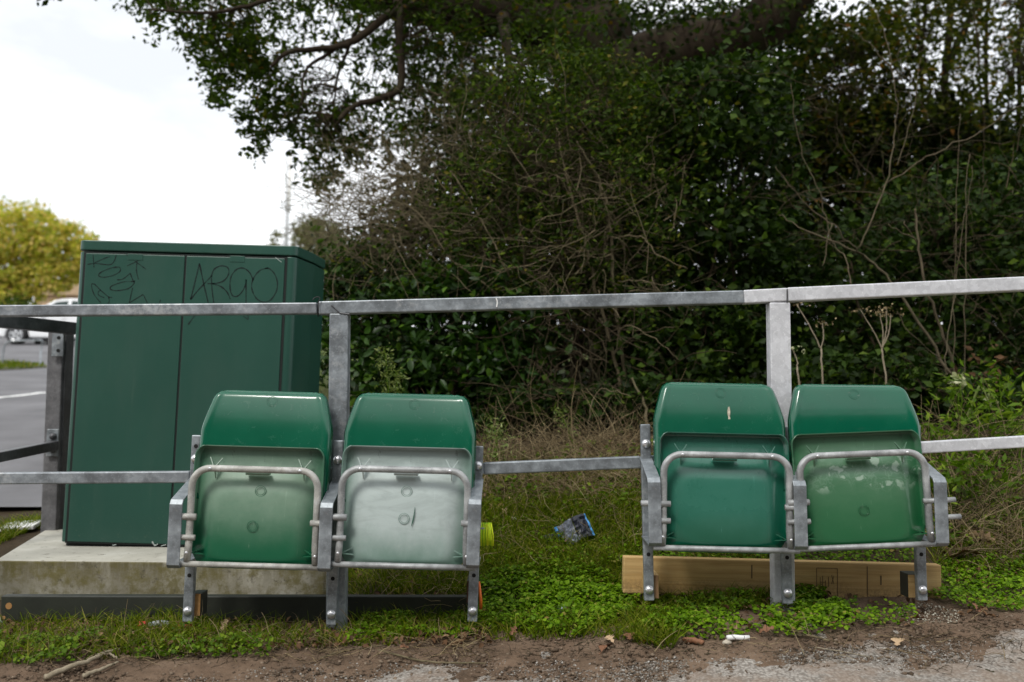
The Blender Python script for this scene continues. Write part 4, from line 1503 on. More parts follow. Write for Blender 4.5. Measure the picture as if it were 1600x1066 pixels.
YR = 0.06                       # railing plane, depth 2.96
a, b = PD(-700, 492, 3.0), PD(497, 482.5, 2.96)
rpart(MB().bar(a, b, 0.04, 0.0375), 'top_rail', M['steel_rail'])
a2, b2 = PD(498.5, 482.2, 2.96), PD(1160, 465, 2.96)
rpart(MB().bar(a2, b2, 0.045, 0.043), 'top_rail', M['steel'])
b3, c3 = PD(1161, 464.5, 2.96), PD(1228, 461.5, 2.96)
rpart(MB().bar(b2, c3, 0.0455, 0.0445), 'top_rail', M['steel_lit'])
rpart(MB().bar(c3, PD(2350, 409, 2.96), 0.048, 0.046), 'top_rail', M['steel_lit'])
# posts
t1, g1 = PD(531.5, 491, 2.962), PD(527, 992, 2.962)
g1.z -= 0.15
rpart(MB().bar(t1, g1, 0.062, 0.05, (0, 1, 0)), 'post', M['steel'])
t2, g2 = PD(1215.5, 474, 2.962), PD(1223, 947, 2.962)
g2.z -= 0.15
rpart(MB().bar(t2, g2, 0.068, 0.05, (0, 1, 0)), 'post', M['steel_lit'])
for px_, pt in ((-190, 500), (1905, 452)):
    t3 = PD(px_, pt, 2.962)
    g3 = Vector((t3.x, t3.y, float(ground(t3.x, t3.y)) - 0.15))
    rpart(MB().bar(t3, g3, 0.062, 0.05, (0, 1, 0)), 'post', M['steel'])
# mid rails
rpart(MB().bar(PD(-700, 753, 3.0), PD(299, 745, 2.95), 0.035, 0.038), 'mid_rail', M['steel_rail'])
rpart(MB().bar(PD(299.5, 745, 2.95), PD(756, 732, 2.95), 0.035, 0.038), 'mid_rail', M['steel'])
rpart(MB().bar(PD(756, 732, 2.95), PD(1001, 722, 2.95), 0.035, 0.039), 'mid_rail', M['steel'])
rpart(MB().bar(PD(1001.5, 722, 2.95), PD(1436, 699.5, 2.95), 0.035, 0.038), 'mid_rail', M['steel'])
rpart(MB().bar(PD(1436, 699.5, 2.95), PD(2350, 646, 2.95), 0.035, 0.038), 'mid_rail', M['steel_lit'])
# weld seams at the first post and a drip of white paint
for u, v_ in (((518, 477), (531, 489)), ((531, 489), (546, 491)), ((1230, 452), (1230, 473))):
    rpart(MB().tube([PD(u[0], u[1], 2.935), PD(v_[0], v_[1], 2.935)], 0.0022, 5), 'weld_seam', M['steel_dark'], 0)
rpart(MB().tube(smooth_path([PD(775, 466, 2.936), PD(777, 472, 2.936), PD(776, 480, 2.936)], 3), 0.0025, 5), 'paint_drip', plain('white_paint', (0.8, 0.8, 0.78), 0.6), 0)

# left railing that runs back from the camera, ending behind the cabinet
lp, lg = PD(88, 500, 4.2), PD(80, 838, 4.2)
lr = thing('side_rail', 'dark weathered steel railing with bolted plates left of the cabinet', 'railing', lg)


def lpart(mb_, name, m, bevel=0.004, parent=None, **k):
    o_ = mb_.build(name, m, parent or lr, bevel=bevel, **k)
    if parent is None:
        o_.location = -lg
    return o_


lpart(MB().bar(PD(92, 512, 4.22), lg + Vector((0, 0, -0.1)), 0.07, 0.06, (0, 1, 0)), 'post', M['steel_mid'])
lpart(MB().bar(PD(105, 512, 4.24), PD(93, 838, 4.24) + Vector((0, 0, -.1)), 0.035, 0.075, (0, 1, 0)), 'post', M['steel_dark'])
lpart(MB().bar(PD(118, 514, 4.2), PD(-140, 487, 3.3), 0.06, 0.055), 'top_rail', M['steel_dark'])
lpart(MB().bar(PD(86, 696, 4.16), PD(-140, 742, 3.3), 0.04, 0.043), 'mid_rail', M['steel_dark'])
for cx_, cy_, hh in ((91, 538, 0.115), (82.5, 692, 0.125)):
    c_ = PD(cx_, cy_, 4.165)
    o_ = lpart(MB().box(c_, (0.054, 0.012, hh)), 'plate', M['steel'], 0.002)
    for dz in (0.03, -0.03):
        pp = c_ + Vector((0.004, -0.006, dz))
        if cy_ < 600:
            lpart(MB().tube([pp + Vector((0, -0.0015, 0)), pp + Vector((0, 0.001, 0))], 0.0085, 10), 'bolt_hole', M['hole'], 0, parent=o_)
        else:
            lpart(MB().dome(pp, 0.017, 0.02, n=8, m=3), 'bolt', M['steel_dark'], 0, parent=o_, smooth=True)

# wire tie round the top rail
wt = MB()
wp = [PD(497.5, 471, 2.93), PD(497.5, 484, 2.925), PD(497, 495, 2.93)]
wt.tube(wp, 0.0022, 5)
wt.tube(smooth_path([PD(497.5, 472, 2.93), PD(500, 467, 2.93), PD(497, 464, 2.93), PD(491, 466, 2.93), PD(489, 469, 2.92)], 4), 0.0018, 5)
tag(wt.build('wire_tie', M['rubber'], None, True), 'thin black wire twisted round the top rail near cabinet corner', 'wire')


# ------------------------------------------------------------------ seat brackets
def bracket(top_px, bot_px, label, top_hole=False, lean=None):
    t_ = PD(top_px[0], top_px[1], 2.9)
    b_ = PD(bot_px[0], bot_px[1], 2.9)
    h = (t_ - b_).length
    ang = math.atan2(t_.x - b_.x, t_.z - b_.z)
    o_ = thing('seat_bracket', label, 'bracket', b_, (0, ang, 0), 'galvanised brackets carrying the seats')
    MB().box((0, 0, h / 2), (0.031, 0.022, h)).build('upright', M['steel'], o_, bevel=0.003)
    # looped arm of flat strip
    path = [(0.012, 0.445), (0.0, 0.447), (-0.150, 0.394), (-0.157, 0.383), (-0.157, 0.202), (-0.150, 0.194), (0.0, 0.200)]
    m_ = MB()
    wd, th = 0.039, 0.006
    k = len(path)
    vs = []
    for i, (y, z) in enumerate(path):
        p0, p1 = path[max(i - 1, 0)], path[min(i + 1, k - 1)]
        tx, tz = p1[0] - p0[0], p1[1] - p0[1]
        L = math.hypot(tx, tz)
        ny, nz = -tz / L * th / 2, tx / L * th / 2
        vs += [(-wd / 2, y + ny, z + nz), (wd / 2, y + ny, z + nz), (wd / 2, y - ny, z - nz), (-wd / 2, y - ny, z - nz)]
    fs = [(0, 1, 2, 3), ((k - 1) * 4 + 3, (k - 1) * 4 + 2, (k - 1) * 4 + 1, (k - 1) * 4)]
    for i in range(k - 1):
        a_, c_ = i * 4, i * 4 + 4
        fs += [(a_ + j, a_ + (j + 1) % 4, c_ + (j + 1) % 4, c_ + j) for j in range(4)]
    m_.add(vs, fs).build('arm', M['steel'], o_, bevel=0.0015)
    for z in (0.034, h - (0.075 if top_hole else 0.062)):
        MB().dome((0, -0.011, z), 0.0145, 0.011).build('bolt', M['bolt'], o_, True)
    for z in [0.145] + ([h - 0.035] if top_hole else []):
        MB().tube([(0, -0.0118, z), (0, -0.010, z)], 0.0065, 10).build('bolt_hole', M['hole'], o_)
    return o_


bracket((309, 680), (294, 971), 'galvanised bracket at the left end of the left pair with its arm over the cabinet', True)
bracket((530, 688), (518, 976), 'galvanised bracket between the two seats of the left pair')
bracket((748, 697), (738, 971), 'galvanised bracket at the right end of the left pair wound with yellow cord')
bracket((1008, 663), (1014, 938), 'galvanised bracket at the left end of the right pair beside the open grass')
bracket((1223, 667), (1230, 943), 'galvanised bracket between the two seats of the right pair')
bracket((1429, 664), (1440, 938), 'galvanised bracket at the right end of the right pair with two rods poking out')


# ------------------------------------------------------------------ seats
def grid_shell(rows, ncol, fn):
    """rows: list of (z, halfwidth); fn(a, z, x, i) -> y"""
    vs, fs = [], []
    for z, hw_, b in rows:
        for j in range(ncol):
            a = -1 + 2 * j / (ncol - 1)
            a = math.sin(a * math.pi / 2) * 0.35 + a * 0.65
            x = a * hw_
            y, dz = fn(a, z, x, b)
            vs.append((x, y, z + dz))
    nr = len(rows)
    for i in range(nr - 1):
        for j in range(ncol - 1):
            q = i * ncol + j
            fs.append((q, q + 1, q + ncol + 1, q + ncol))
    return vs, fs


def s1(a, b, x):
    t = max(0.0, min(1.0, (x - a) / (b - a)))
    return t * t * (3 - 2 * t)


def pan_shell():
    zt, zb_ = 0.357, -0.016
    rows = []
    N = 56
    for i in range(N + 1):
        b = i / N
        b = 0.5 - 0.5 * math.cos(b * math.pi)
        z = zb_ + (zt - zb_) * b
        hw_ = 0.197 + 0.003 * (1 - b)
        d = zt - z
        r = 0.035
        if d < r:
            hw_ -= r - math.sqrt(max(0, r * r - (r - d) ** 2))
        d2 = z - zb_
        r2 = 0.075
        if d2 < r2:
            hw_ -= 0.9 * (r2 - math.sqrt(max(0, r2 * r2 - (r2 - d2) ** 2)))
        rows.append((z, hw_, b))

    def fn(a, z, x, b):
        e1, e2, e3 = 0.176 - abs(x), (0.296 - z) * 0.55, (z + 0.016) * 1.5
        k_ = 0.02
        e = -k_ * math.log(math.exp(-e1 / k_) + math.exp(-e2 / k_) + math.exp(-e3 / k_))
        m = s1(-0.020, 0.050, e)
        crown = 0.012 * max(0, 1 - (x / 0.18) ** 2) * max(0, 1 - ((z - .13) / .16) ** 2)
        y = 0.046 - 0.022 * m - crown * m + 0.075 * (z - 0.10)
        # upper band dips back, edge lip comes forward
        lip = max(s1(0.978, 0.995, abs(a)) if z > 0.05 else 0, s1(0.349, 0.355, z))
        y -= 0.026 * lip
        return y, 0.0
    global PAN_FN
    PAN_FN = fn
    return grid_shell(rows, 61, fn)


def back_shell():
    zt, zb_ = 0.528, 0.19
    rows = []
    N = 40
    for i in range(N + 1):
        b = i / N
        b = 1 - (1 - b) ** 1.6
        z = zb_ + (zt - zb_) * b
        hw_ = 0.207
        q_ = max(0.0, z - 0.395)
        hw_ -= 0.30 * (math.sqrt(q_ * q_ + 0.0006) - math.sqrt(0.0006)) if z > 0.395 else 0.0
        d = zt - z
        r = 0.026
        if d < r:
            hw_ -= r - math.sqrt(max(0, r * r - (r - d) ** 2))
        rows.append((z, hw_, b))

    def fn(a, z, x, b):
        y = 0.085 + 0.16 * (z - 0.30) + 0.75 * max(0, z - 0.40) ** 2 - 0.30 * x * x
        u1, u2 = max(0.0, (abs(a) - 0.935) / 0.065), max(0.0, (z - (zt - 0.016)) / 0.016)
        y += 0.018 * min(1.0, u1 * u1 + u2 * u2)
        y -= 0.0022 * s1(0.86, 0.93, abs(a)) * (1 - s1(0.93, 0.96, abs(a)))
        return y, 0.0
    return grid_shell(rows, 49, fn)


def shell_mesh(name, data):
    me = MB().add(*data).mesh(name, True)
    return me


PAN, BACK = shell_mesh('seat_pan', pan_shell()), shell_mesh('backrest', back_shell())


def ring_pts(cx_, y, cz_, r, n=20):
    return [(cx_ + r * math.cos(2 * math.pi * i / n), y, cz_ + r * math.sin(2 * math.pi * i / n)) for i in range(n + 1)]


def ring_mesh(r):
    m_ = MB().tube(ring_pts(0, 0, 0, r), 0.0008, 5, False)
    m_.tube(ring_pts(0, 0, 0, r * 0.72), 0.0005, 5, False)
    return m_.mesh('moulded_ring', True)


RING = ring_mesh(0.0165)


def solid(o_, th):
    s_ = o_.modifiers.new('thickness', 'SOLIDIFY')
    s_.thickness = th
    s_.offset = 1.0
    return o_


def u_tube():
    hw_, zt, r = 0.192, 0.289, 0.055
    pts = [(-hw_ - 0.003, 0, 0.008)]
    pts += [(-hw_, 0, 0.06), (-hw_, 0, 0.15), (-hw_, 0, zt - r - 0.03)]
    for i in range(9):
        a = math.pi - i / 8 * math.pi / 2
        pts.append((-hw_ + r + r * math.cos(a), 0, zt - r + r * math.sin(a)))
    pts += [(-0.06, 0, zt), (0.06, 0, zt)]
    for i in range(9):
        a = math.pi / 2 - i / 8 * math.pi / 2
        pts.append((hw_ - r + r * math.cos(a), 0, zt - r + r * math.sin(a)))
    pts += [(hw_, 0, zt - r - 0.03), (hw_, 0, 0.15), (hw_, 0, 0.06), (hw_ + 0.003, 0, 0.008)]
    return pts


TUBE = MB().tube(u_tube(), 0.0108, 10).mesh('tip_frame', True)
BARM = MB().tube([(-0.222, 0, 0), (0.222, 0, 0)], 0.0088, 10).mesh('cross_bar', True)


def pan_y(x, z):
    return PAN_FN(x / 0.2, z, x, 0.5)[0] - 0.004


def seat(px_, py_, roll, label, pan_mat, back_mat, tube_mat, pins, rings, extra=None, yaw=0.0, back_roll=0.0, back_dz=0.0, zs=1.0):
    c_ = PD(px_, py_, 2.76)
    o_ = thing('stadium_seat', label, 'seat', c_, (0, R(roll), R(yaw)), 'green tip up stadium seats')
    bk = solid(link('backrest', BACK.copy(), back_mat, o_), 0.004)
    pn = solid(link('seat_pan', PAN.copy(), pan_mat, o_), 0.004)
    link('tip_frame', TUBE.copy(), tube_mat, o_)
    link('cross_bar', BARM.copy(), tube_mat, o_)
    for sx, z, x0, x1, r_ in pins:
        MB().tube([(sx * x0, -0.007, z), (sx * x1, -0.007, z)], r_, 9).build('stop_pin', tube_mat, o_, True, bevel=0.0)
    rv = MB().dome((0, 0, 0), 0.0052, 0.003, n=8, m=3).mesh('rivet', True)
    for x, z in ((-0.1945, 0.034), (0.1945, 0.034), (-0.137, 0.289), (0.137, 0.289)):
        q = link('rivet', rv, M['bolt'], o_)
        q.location = (x, -0.0105, z)
    # gusset stars moulded under the pan
    for sx in (-1, 1):
        g_ = MB()
        for dx, dz in ((-0.018, 0.032), (0.020, 0.030), (0.002, -0.034)):
            g_.add([(sx * 0.137, 0.024, 0.289), (sx * 0.137 + dx, 0.040, 0.289 + dz), (sx * 0.137, 0.044, 0.289),
                    (sx * 0.137 + 0.003, 0.024, 0.289), (sx * 0.137 + dx + 0.003, 0.040, 0.289 + dz), (sx * 0.137 + 0.003, 0.044, 0.289)],
                   [(0, 1, 2), (3, 5, 4), (0, 3, 4, 1), (1, 4, 5, 2), (2, 5, 3, 0)])
        g_.build('gusset', pan_mat, pn)
        h_ = MB()
        for dx, dz in ((-0.030, 0.016), (-0.034, -0.004)):
            h_.add([(sx * 0.186, 0.008, 0.03), (sx * (0.186 + dx), 0.018, 0.03 + dz), (sx * 0.186, 0.035, 0.03), (sx * 0.186, 0.008, 0.033), (sx * (0.186 + dx), 0.018, 0.033 + dz), (sx * 0.186, 0.035, 0.033)],
                   [(0, 1, 2), (3, 5, 4), (0, 3, 4, 1), (1, 4, 5, 2), (2, 5, 3, 0)])
        h_.build('gusset', pan_mat, pn)
    # ledge at the top of the dish
    MB().box((0.0, 0.030, 0.274), (0.075, 0.020, 0.008)).build('ledge', pan_mat, pn, bevel=0.003)
    for x, z in rings:
        q = link('moulded_ring', RING, None, pn)
        q.data = RING.copy()
        q.data.materials.append(pan_mat)
        q.location = (x, pan_y(x, z) + 0.0007, z)
    q = link('moulded_ring', RING.copy(), back_mat, bk)
    q.location = (0.008, 0.085 + 0.16 * 0.198 + 0.75 * 0.098 ** 2 - 0.0042, 0.498)
    q.rotation_euler = (R(-17), 0, 0)
    bk.rotation_euler = (0, R(back_roll), 0)
    bk.location = (-0.4 * math.sin(R(back_roll)) * 0.0, 0, back_dz)
    o_.scale = (1, 1, zs)
    if extra:
        extra(o_, bk, pn)
    return o_


pin_l = [(-1, 0.142, 0.172, 0.236, 0.0105), (-1, 0.080, 0.172, 0.236, 0.0088)]
pin_r = [(1, 0.133, 0.176, 0.236, 0.0095)]


def gash(o_, bk, pn):
    mb_ = MB()
    pth = [(0.032, 0.176), (0.030, 0.15), (0.027, 0.133), (0.023, 0.118)]
    wds = (0.0004, 0.0016, 0.0020, 0.0004)
    vs = []
    for (x, z), w_ in zip(pth, wds):
        yy = pan_y(x, z) - 0.0012
        vs += [(x - w_, yy, z), (x + w_, yy, z), (x - w_, yy + 0.002, z), (x + w_, yy + 0.002, z)]
    fs_ = []
    for i in range(3):
        a_, b_ = i * 4, i * 4 + 4
        fs_ += [(a_, a_ + 1, b_ + 1, b_), (a_, b_, b_ + 2, a_ + 2), (a_ + 1, a_ + 3, b_ + 3, b_ + 1)]
    mb_.add(vs, fs_).build('scratch', plain('scratch_dark', (0.03, 0.10, 0.065), 0.6), pn)


def tear(o_, bk, pn):
    y0 = 0.085 + 0.16 * 0.13 + 0.75 * 0.03 ** 2 - 0.0045
    ol = [(-0.004, -0.026), (-0.002, -0.010), (-0.005, 0.004), (-0.002, 0.022), (0.002, 0.024), (0.004, 0.010), (0.003, -0.008), (0.005, -0.016), (0.0, -0.03)]
    m_ = MB().prism([(0.030 + a_, 0.430 + b_) for a_, b_ in ol], 'y', y0 - 0.003, y0 + 0.003)
    m_.build('torn_hole', plain('torn_edge', (0.5, 0.46, 0.36), 0.8, 0, 0.6, 150), bk)


seat(392, 884, 1.15, 'green stadium seat nearest the cabinet with a hazy half faded underside',
     seat_fade_sheen('faded_pan', 0.62, pale=(0.30, 0.40, 0.31), hi=0.24), M['green'], M['steel_rusty'], pin_l + pin_r, ((0.012, 0.222), (-0.004, 0.116)))
seat(628, 884.5, 1.0, 'green stadium seat with the palest whitish bleached underside',
     seat_fade_sheen('bleached_pan', 1.15, pale=(0.43, 0.50, 0.485), base=(0.06, 0.16, 0.11), lo=-0.06, hi=0.16), M['green'], M['steel_tube'], pin_l + pin_r, ((0.004, 0.222), (0.0, 0.14)), gash, back_dz=-0.008)
pin3 = [(-1, 0.136, 0.172, 0.262, 0.0095), (-1, 0.084, 0.172, 0.232, 0.0088)]
seat(1135, 858.5, 0.85, 'darkest green stadium seat with a small torn hole in its backrest',
     seat_fade_sheen('painted_sheen_pan', 0.30, pale=(0.10, 0.30, 0.24), base=(0.001, 0.085, 0.046), lo=0.0, hi=0.14, rough=0.34, coat=0.6), seat_green('scratched_green'), M['steel_tube'], pin3 + pin_r, (), tear, back_dz=-0.012, zs=0.98)  # pale centre is part dust, part sky reflection painted into the colour
pin4 = [(-1, 0.146, 0.172, 0.236, 0.0105), (-1, 0.086, 0.172, 0.240, 0.0088), (1, 0.135, 0.176, 0.272, 0.0085), (1, 0.082, 0.222, 0.285, 0.0085)]
seat(1356, 854, -2.8, 'tilted green stadium seat at the right end with pale blotches on its underside',
     seat_fade_sheen('blotched_pan', 0.42, pale=(0.19, 0.30, 0.20), base=(0.008, 0.105, 0.036), lo=-0.02, hi=0.3, blot=0.85, coat=0.3), seat_green('glossy_green', rough=0.17), M['steel_tube'], pin4, ((0.0, 0.112),), back_roll=3.2, back_dz=-0.018, zs=0.965)


# ------------------------------------------------------------------ boards and blocks
def board(name, label, cat, a, b, hgt, th, Y, m, bevel=0.003):
    """board on edge between two pixel points (its centre line) at one depth"""
    p, q = PD(a[0], a[1], Y), PD(b[0], b[1], Y)
    c_ = (p + q) / 2
    o_ = thing(name, label, cat, c_, (0, -math.atan2(q.z - p.z, q.x - p.x), 0))
    MB().box((0, 0, 0), ((q - p).length, th, hgt)).build('plank', m, o_, bevel=bevel)
    return o_, (q - p).length


gb, gl = board('painted_board', 'long dark green painted board lying on edge against the concrete slab', 'board', (5, 949), (736, 950), 0.082, 0.034, 3.06, M['board'], 0.004)
ox = M['timber_cut']
for x, z, r_ in ((-gl / 2 + 0.028, 0.008, 0.011), (-gl / 2 + 0.013, -0.03, 0.006)):
    MB().tube([(x, -0.0182, z), (x, -0.0165, z)], r_, 9).build('chipped_spot', ox, gb)
tp_, tl = board('timber_plank', 'bare sawn timber plank on edge behind the right pair of seats', 'plank', (973, 897), (1467, 910), 0.121, 0.04, 3.07, M['timber'], 0.004)
ink = plain('stamp_ink', (0.16, 0.105, 0.05), 0.8)


def mark(x0, z0, x1, z1, wd=0.0022):
    MB().bar((x0, -0.0204, z0), (x1, -0.0204, z1), wd, 0.0008, (0, 1, 0)).build('stamp_mark', ink, tp_)


sx0 = (1272 - 1220) / 457
for a_ in ((sx0, .04, sx0, -.05), (sx0, .04, sx0 + .07, .04), (sx0 + .07, .04, sx0 + .07, -.05), (sx0 + .012, .01, sx0 + .012, -.025), (sx0 + .02, .015, sx0 + .02, -.02), (sx0 + .03, .0, sx0 + .03, -.03),
           (sx0 + .04, .012, sx0 + .04, -.022), (sx0 + .05, .018, sx0 + .058, -.012), (sx0 + .05, -.012, sx0 + .058, .016), (sx0 + .012, -.006, sx0 + .03, -.006)):
    mark(*a_)
mark(sx0 + 0.17, 0.05, sx0 + 0.17, -0.055, 0.003)
mark(sx0 + 0.215, 0.02, sx0 + 0.215, -0.01, 0.005)
mark(-0.103, 0.045, -0.103, -0.0, 0.004)


def block(px_, py_, w_, h, y0, y1, label, m, m2=None):
    c_ = PD(px_, py_, y0 + 2.9)
    o_ = thing('timber_block', label, 'wood block', (c_.x, (y0 + y1) / 2, c_.z))
    MB().box((0, 0, 0), (w_, y1 - y0, h)).build('block', m2 or M['board'], o_, bevel=0.002)
    MB().box((-w_ * 0.04, -(y1 - y0) / 2 - 0.001, 0), (w_ * 0.9, 0.004, h * 0.94)).build('cut_end', m, o_)
    return o_


block(306, 945, 0.036, 0.072, 0.013, 0.07, 'orange cut wood block behind the leftmost bracket foot', ox)
block(738, 925, 0.036, 0.07, 0.013, 0.13, 'brown wood block behind the bracket foot with the yellow cord above', plain('weathered_block', (0.10, 0.05, 0.03), 0.8))
block(1021, 917, 0.036, 0.075, 0.013, 0.14, 'small brown wood block behind the left bracket foot of the timber plank', plain('brown_block', (0.26, 0.15, 0.075), 0.8), M['timber'])
block(1430, 916, 0.045, 0.075, 0.013, 0.075, 'dark sided wood block wedged behind the right bracket foot of the timber plank', M['timber'])

# yellow cord wound on a short bar, and the orange peg
yc = PD(757, 835, 2.80)
cord = thing('wound_cord', 'bright yellow green cord wound in a bundle beside the right arm of the left pair', 'cord', yc)
hv = leafm('fluorescent_cord', [(0.0, (0.16, 0.50, 0.01)), (0.5, (0.50, 0.74, 0.01)), (1.0, (0.80, 0.85, 0.03))], 0.0, 0.5)
mb = MB()
for i in range(13):
    x = -0.012 + i * 0.0027
    k_ = random.uniform(-.0015, .0015)
    for dy in (-0.005, 0.004):
        mb.tube([(x + k_, dy * 0.6, 0.0325), (x + k_ * 2 + i * 0.0004, dy, 0.0), (x + i * 0.0007 - k_, dy * 0.7, -0.034 + k_)], 0.0014, 5)
    mb.tube([(x, -0.003, 0.0325), (x, 0.0, 0.0345), (x, 0.003, 0.0325)], 0.0014, 5)
mb.build('cord_turns', hv, cord, True)
MB().box((0.006, 0.001, -0.001), (0.032, 0.004, 0.062)).build('core', plain('cord_core', (0.42, 0.60, 0.01), 0.6), cord)
MB().tube([(-0.02, 0, 0.018), (0.0, 0, 0.018)], 0.006, 6).build('holder_rod', M['steel'], cord, True)
pg = PD(751, 937, 2.92)
tag(MB().tube([pg + Vector((0.001, 0, -0.03)), pg, PD(748.5, 909, 2.92)], [0.0055, 0.0055, 0.0035], 8).build('orange_peg', plain('orange_plastic', (0.75, 0.16, 0.02), 0.45), None, True),
    'short bright orange peg stuck in the ground by the right foot of the left pair', 'peg')

# ------------------------------------------------------------------ ground vegetation
def on_ground(poly, n):
    q = in_poly(poly, n)
    g, ok = G(q[:, 0], q[:, 1])
    return g[ok]


def free_of_slab(p):
    x0, x1 = pf[0][0], pf[1][0]
    ins = (p[:, 1] > pf[0][1] - 0.01) & (p[:, 0] < x1 + 0.02) & (p[:, 1] < 1.4) & (p[:, 0] > -2.25)
    return p[~ins]


def blades(name, polys, m, h, wd, lean=0.5, kind='stuff', seg=4):
    pts = []
    for poly, n in polys:
        pts.append(on_ground(poly, n))
    p = free_of_slab(np.concatenate(pts))
    # clump the blades a little
    k = len(p)
    h_ = h * rng.uniform(0.4, 1.3, k)
    d = rng.normal(size=(k, 3)) * lean
    d[:, 2] = 1.0
    d /= np.linalg.norm(d, axis=1, keepdims=True)
    side = np.cross(d, rng.normal(size=(k, 3)))
    side /= np.linalg.norm(side, axis=1, keepdims=True) + 1e-9
    bend = rng.normal(size=(k, 3)) * np.array([1, 1, 0]) * 0.5
    V = []
    for i in range(seg):
        t = i / (seg - 1)
        c = p + d * (h_ * t)[:, None] + bend * (h_ * t * t)[:, None] * 0.8
        c[:, 2] -= h_ * t * t * 0.2 + 0.004
        wv = wd * (1 - t) * (1 + 0.8 * t) * 0.5
        V += [c + side * wv, c - side * wv]
    v = np.stack(V, 1).reshape(-1, 3)
    b = np.arange(k)[:, None] * (2 * seg)
    f = np.concatenate([b + np.array([[2 * i, 2 * i + 1, 2 * i + 3, 2 * i + 2]]) for i in range(seg - 1)])
    o_ = link(name, mesh_np(name, v, f), m)
    o_['kind'] = kind
    return o_


def round_leaves(name, polys, m, r, hgt, flat=1.0, thr=0.36):
    """small round ground-cover leaves, tilted, three or four heights deep"""
    pts = [on_ground(poly, n) for poly, n in polys]
    p = free_of_slab(np.concatenate(pts))
    k = len(p)
    patch = fbm(p[:, 0], p[:, 1], 7, 3, 2.0)
    p = p[patch > thr]
    k = len(p)
    pz_ = fbm(p[:, 0], p[:, 1], 11, 2, 4.0)
    p = p + np.stack([np.zeros(k), np.zeros(k), hgt * (0.25 + 1.3 * pz_) * rng.uniform(0.3, 1.1, k)], 1)
    nr = rng.normal(size=(k, 3)) * 0.42 * flat
    nr[:, 2] = 1
    nr[:, 1] -= 0.15
    nr /= np.linalg.norm(nr, axis=1, keepdims=True)
    u = np.cross(nr, rng.normal(size=(k, 3)))
    u /= np.linalg.norm(u, axis=1, keepdims=True) + 1e-9
    w_ = np.cross(nr, u)
    rr = (r * rng.uniform(0.55, 1.35, k))[:, None]
    V = []
    for a in range(6):
        t = a * math.pi / 3
        V.append(p + (u * math.cos(t) + w_ * math.sin(t) * 0.85) * rr + nr * (0.18 * rr * (1 if a % 3 else -0.6)))
    v = np.stack(V, 1).reshape(-1, 3)
    f = np.arange(k * 6).reshape(k, 6)
    o_ = link(name, mesh_np(name, v, f), m)
    o_['kind'] = 'stuff'
    return o_


round_leaves('clover_patch', [
    ([(745, 920), (820, 900), (930, 905), (985, 925), (1000, 945), (985, 975), (940, 985), (900, 1000), (780, 985), (700, 985)], 9500),
    ([(1235, 935), (1310, 928), (1330, 965), (1250, 978)], 2200)], M['clover'], 0.0064, 0.045, 1.1, 0.3)
round_leaves('ground_cover', [
    ([(560, 975), (700, 955), (760, 960), (780, 1000), (640, 1000), (540, 1010)], 1900),
    ([(1010, 945), (1130, 940), (1240, 935), (1330, 925), (1345, 965), (1250, 985), (1120, 975), (1040, 1000), (985, 990)], 4200),
    ([(1235, 930), (1310, 925), (1330, 965), (1250, 978)], 1600),
    ([(1060, 960), (1330, 960), (1420, 955), (1440, 975), (1250, 1000), (1050, 1005)], 1300),
    ([(1470, 880), (1600, 880), (1600, 960), (1500, 955), (1440, 930)], 2600),
    ([(1010, 850), (1230, 855), (1440, 850), (1440, 895), (1010, 890)], 2000),
    ([(760, 800), (1000, 790), (1000, 900), (760, 900)], 1600)], M['clover'], 0.0062, 0.034)
round_leaves('verge_weeds', [([(0, 980), (200, 975), (500, 975), (520, 1015), (470, 1030), (200, 1035), (0, 1045)], 4200)], M['weed_leaf'], 0.0062, 0.035, 1.5, 0.5)
round_leaves('outer_verge', [
    ([(1600, 800), (2300, 760), (2300, 960), (1600, 960)], 3000), ([(-600, 985), (0, 985), (0, 1045), (-600, 1050)], 2200), ([(1600, 690), (2300, 660), (2300, 800), (1600, 800)], 1200)], M['weed_leaf'], 0.011, 0.05, 1.3)
round_leaves('low_weeds', [
    ([(1440, 690), (1600, 680), (1600, 860), (1450, 860)], 1500),
    ([(760, 720), (1000, 690), (1000, 800), (760, 800)], 700),
    ([(1010, 700), (1440, 700), (1440, 850), (1010, 850)], 1800),
    ], M['weed_leaf'], 0.010, 0.05, 1.4)
blades('grass', [
    ([(745, 790), (1000, 780), (1005, 930), (930, 915), (750, 925)], 9500),
    ([(750, 730), (1000, 720), (1000, 800), (750, 810)], 2200),
    ([(535, 890), (740, 890), (740, 935), (535, 935)], 1800),
    ([(1005, 850), (1240, 850), (1230, 905), (1005, 905)], 900),
    ([(1000, 935), (1230, 930), (1240, 950), (1000, 965)], 900),
    ([(980, 960), (1070, 960), (1050, 1015), (985, 1005)], 900),
    ([(1440, 760), (1600, 740), (1600, 900), (1460, 900)], 1400),
    ([(0, 975), (300, 970), (500, 985), (760, 985), (620, 1010), (300, 1025), (0, 1040)], 2500),
    ([(180, 970), (330, 965), (330, 1010), (180, 1020)], 900),
    ([(0, 825), (68, 812), (68, 838), (0, 862)], 1600),
    ([(540, 960), (1000, 975), (1000, 1000), (560, 1000)], 1500),
    ([(1600, 740), (2300, 700), (2300, 950), (1600, 940)], 4500), ([(-600, 970), (0, 975), (0, 1040), (-600, 1045)], 2600)], M['grass'], 0.075, 0.0042, 0.42)


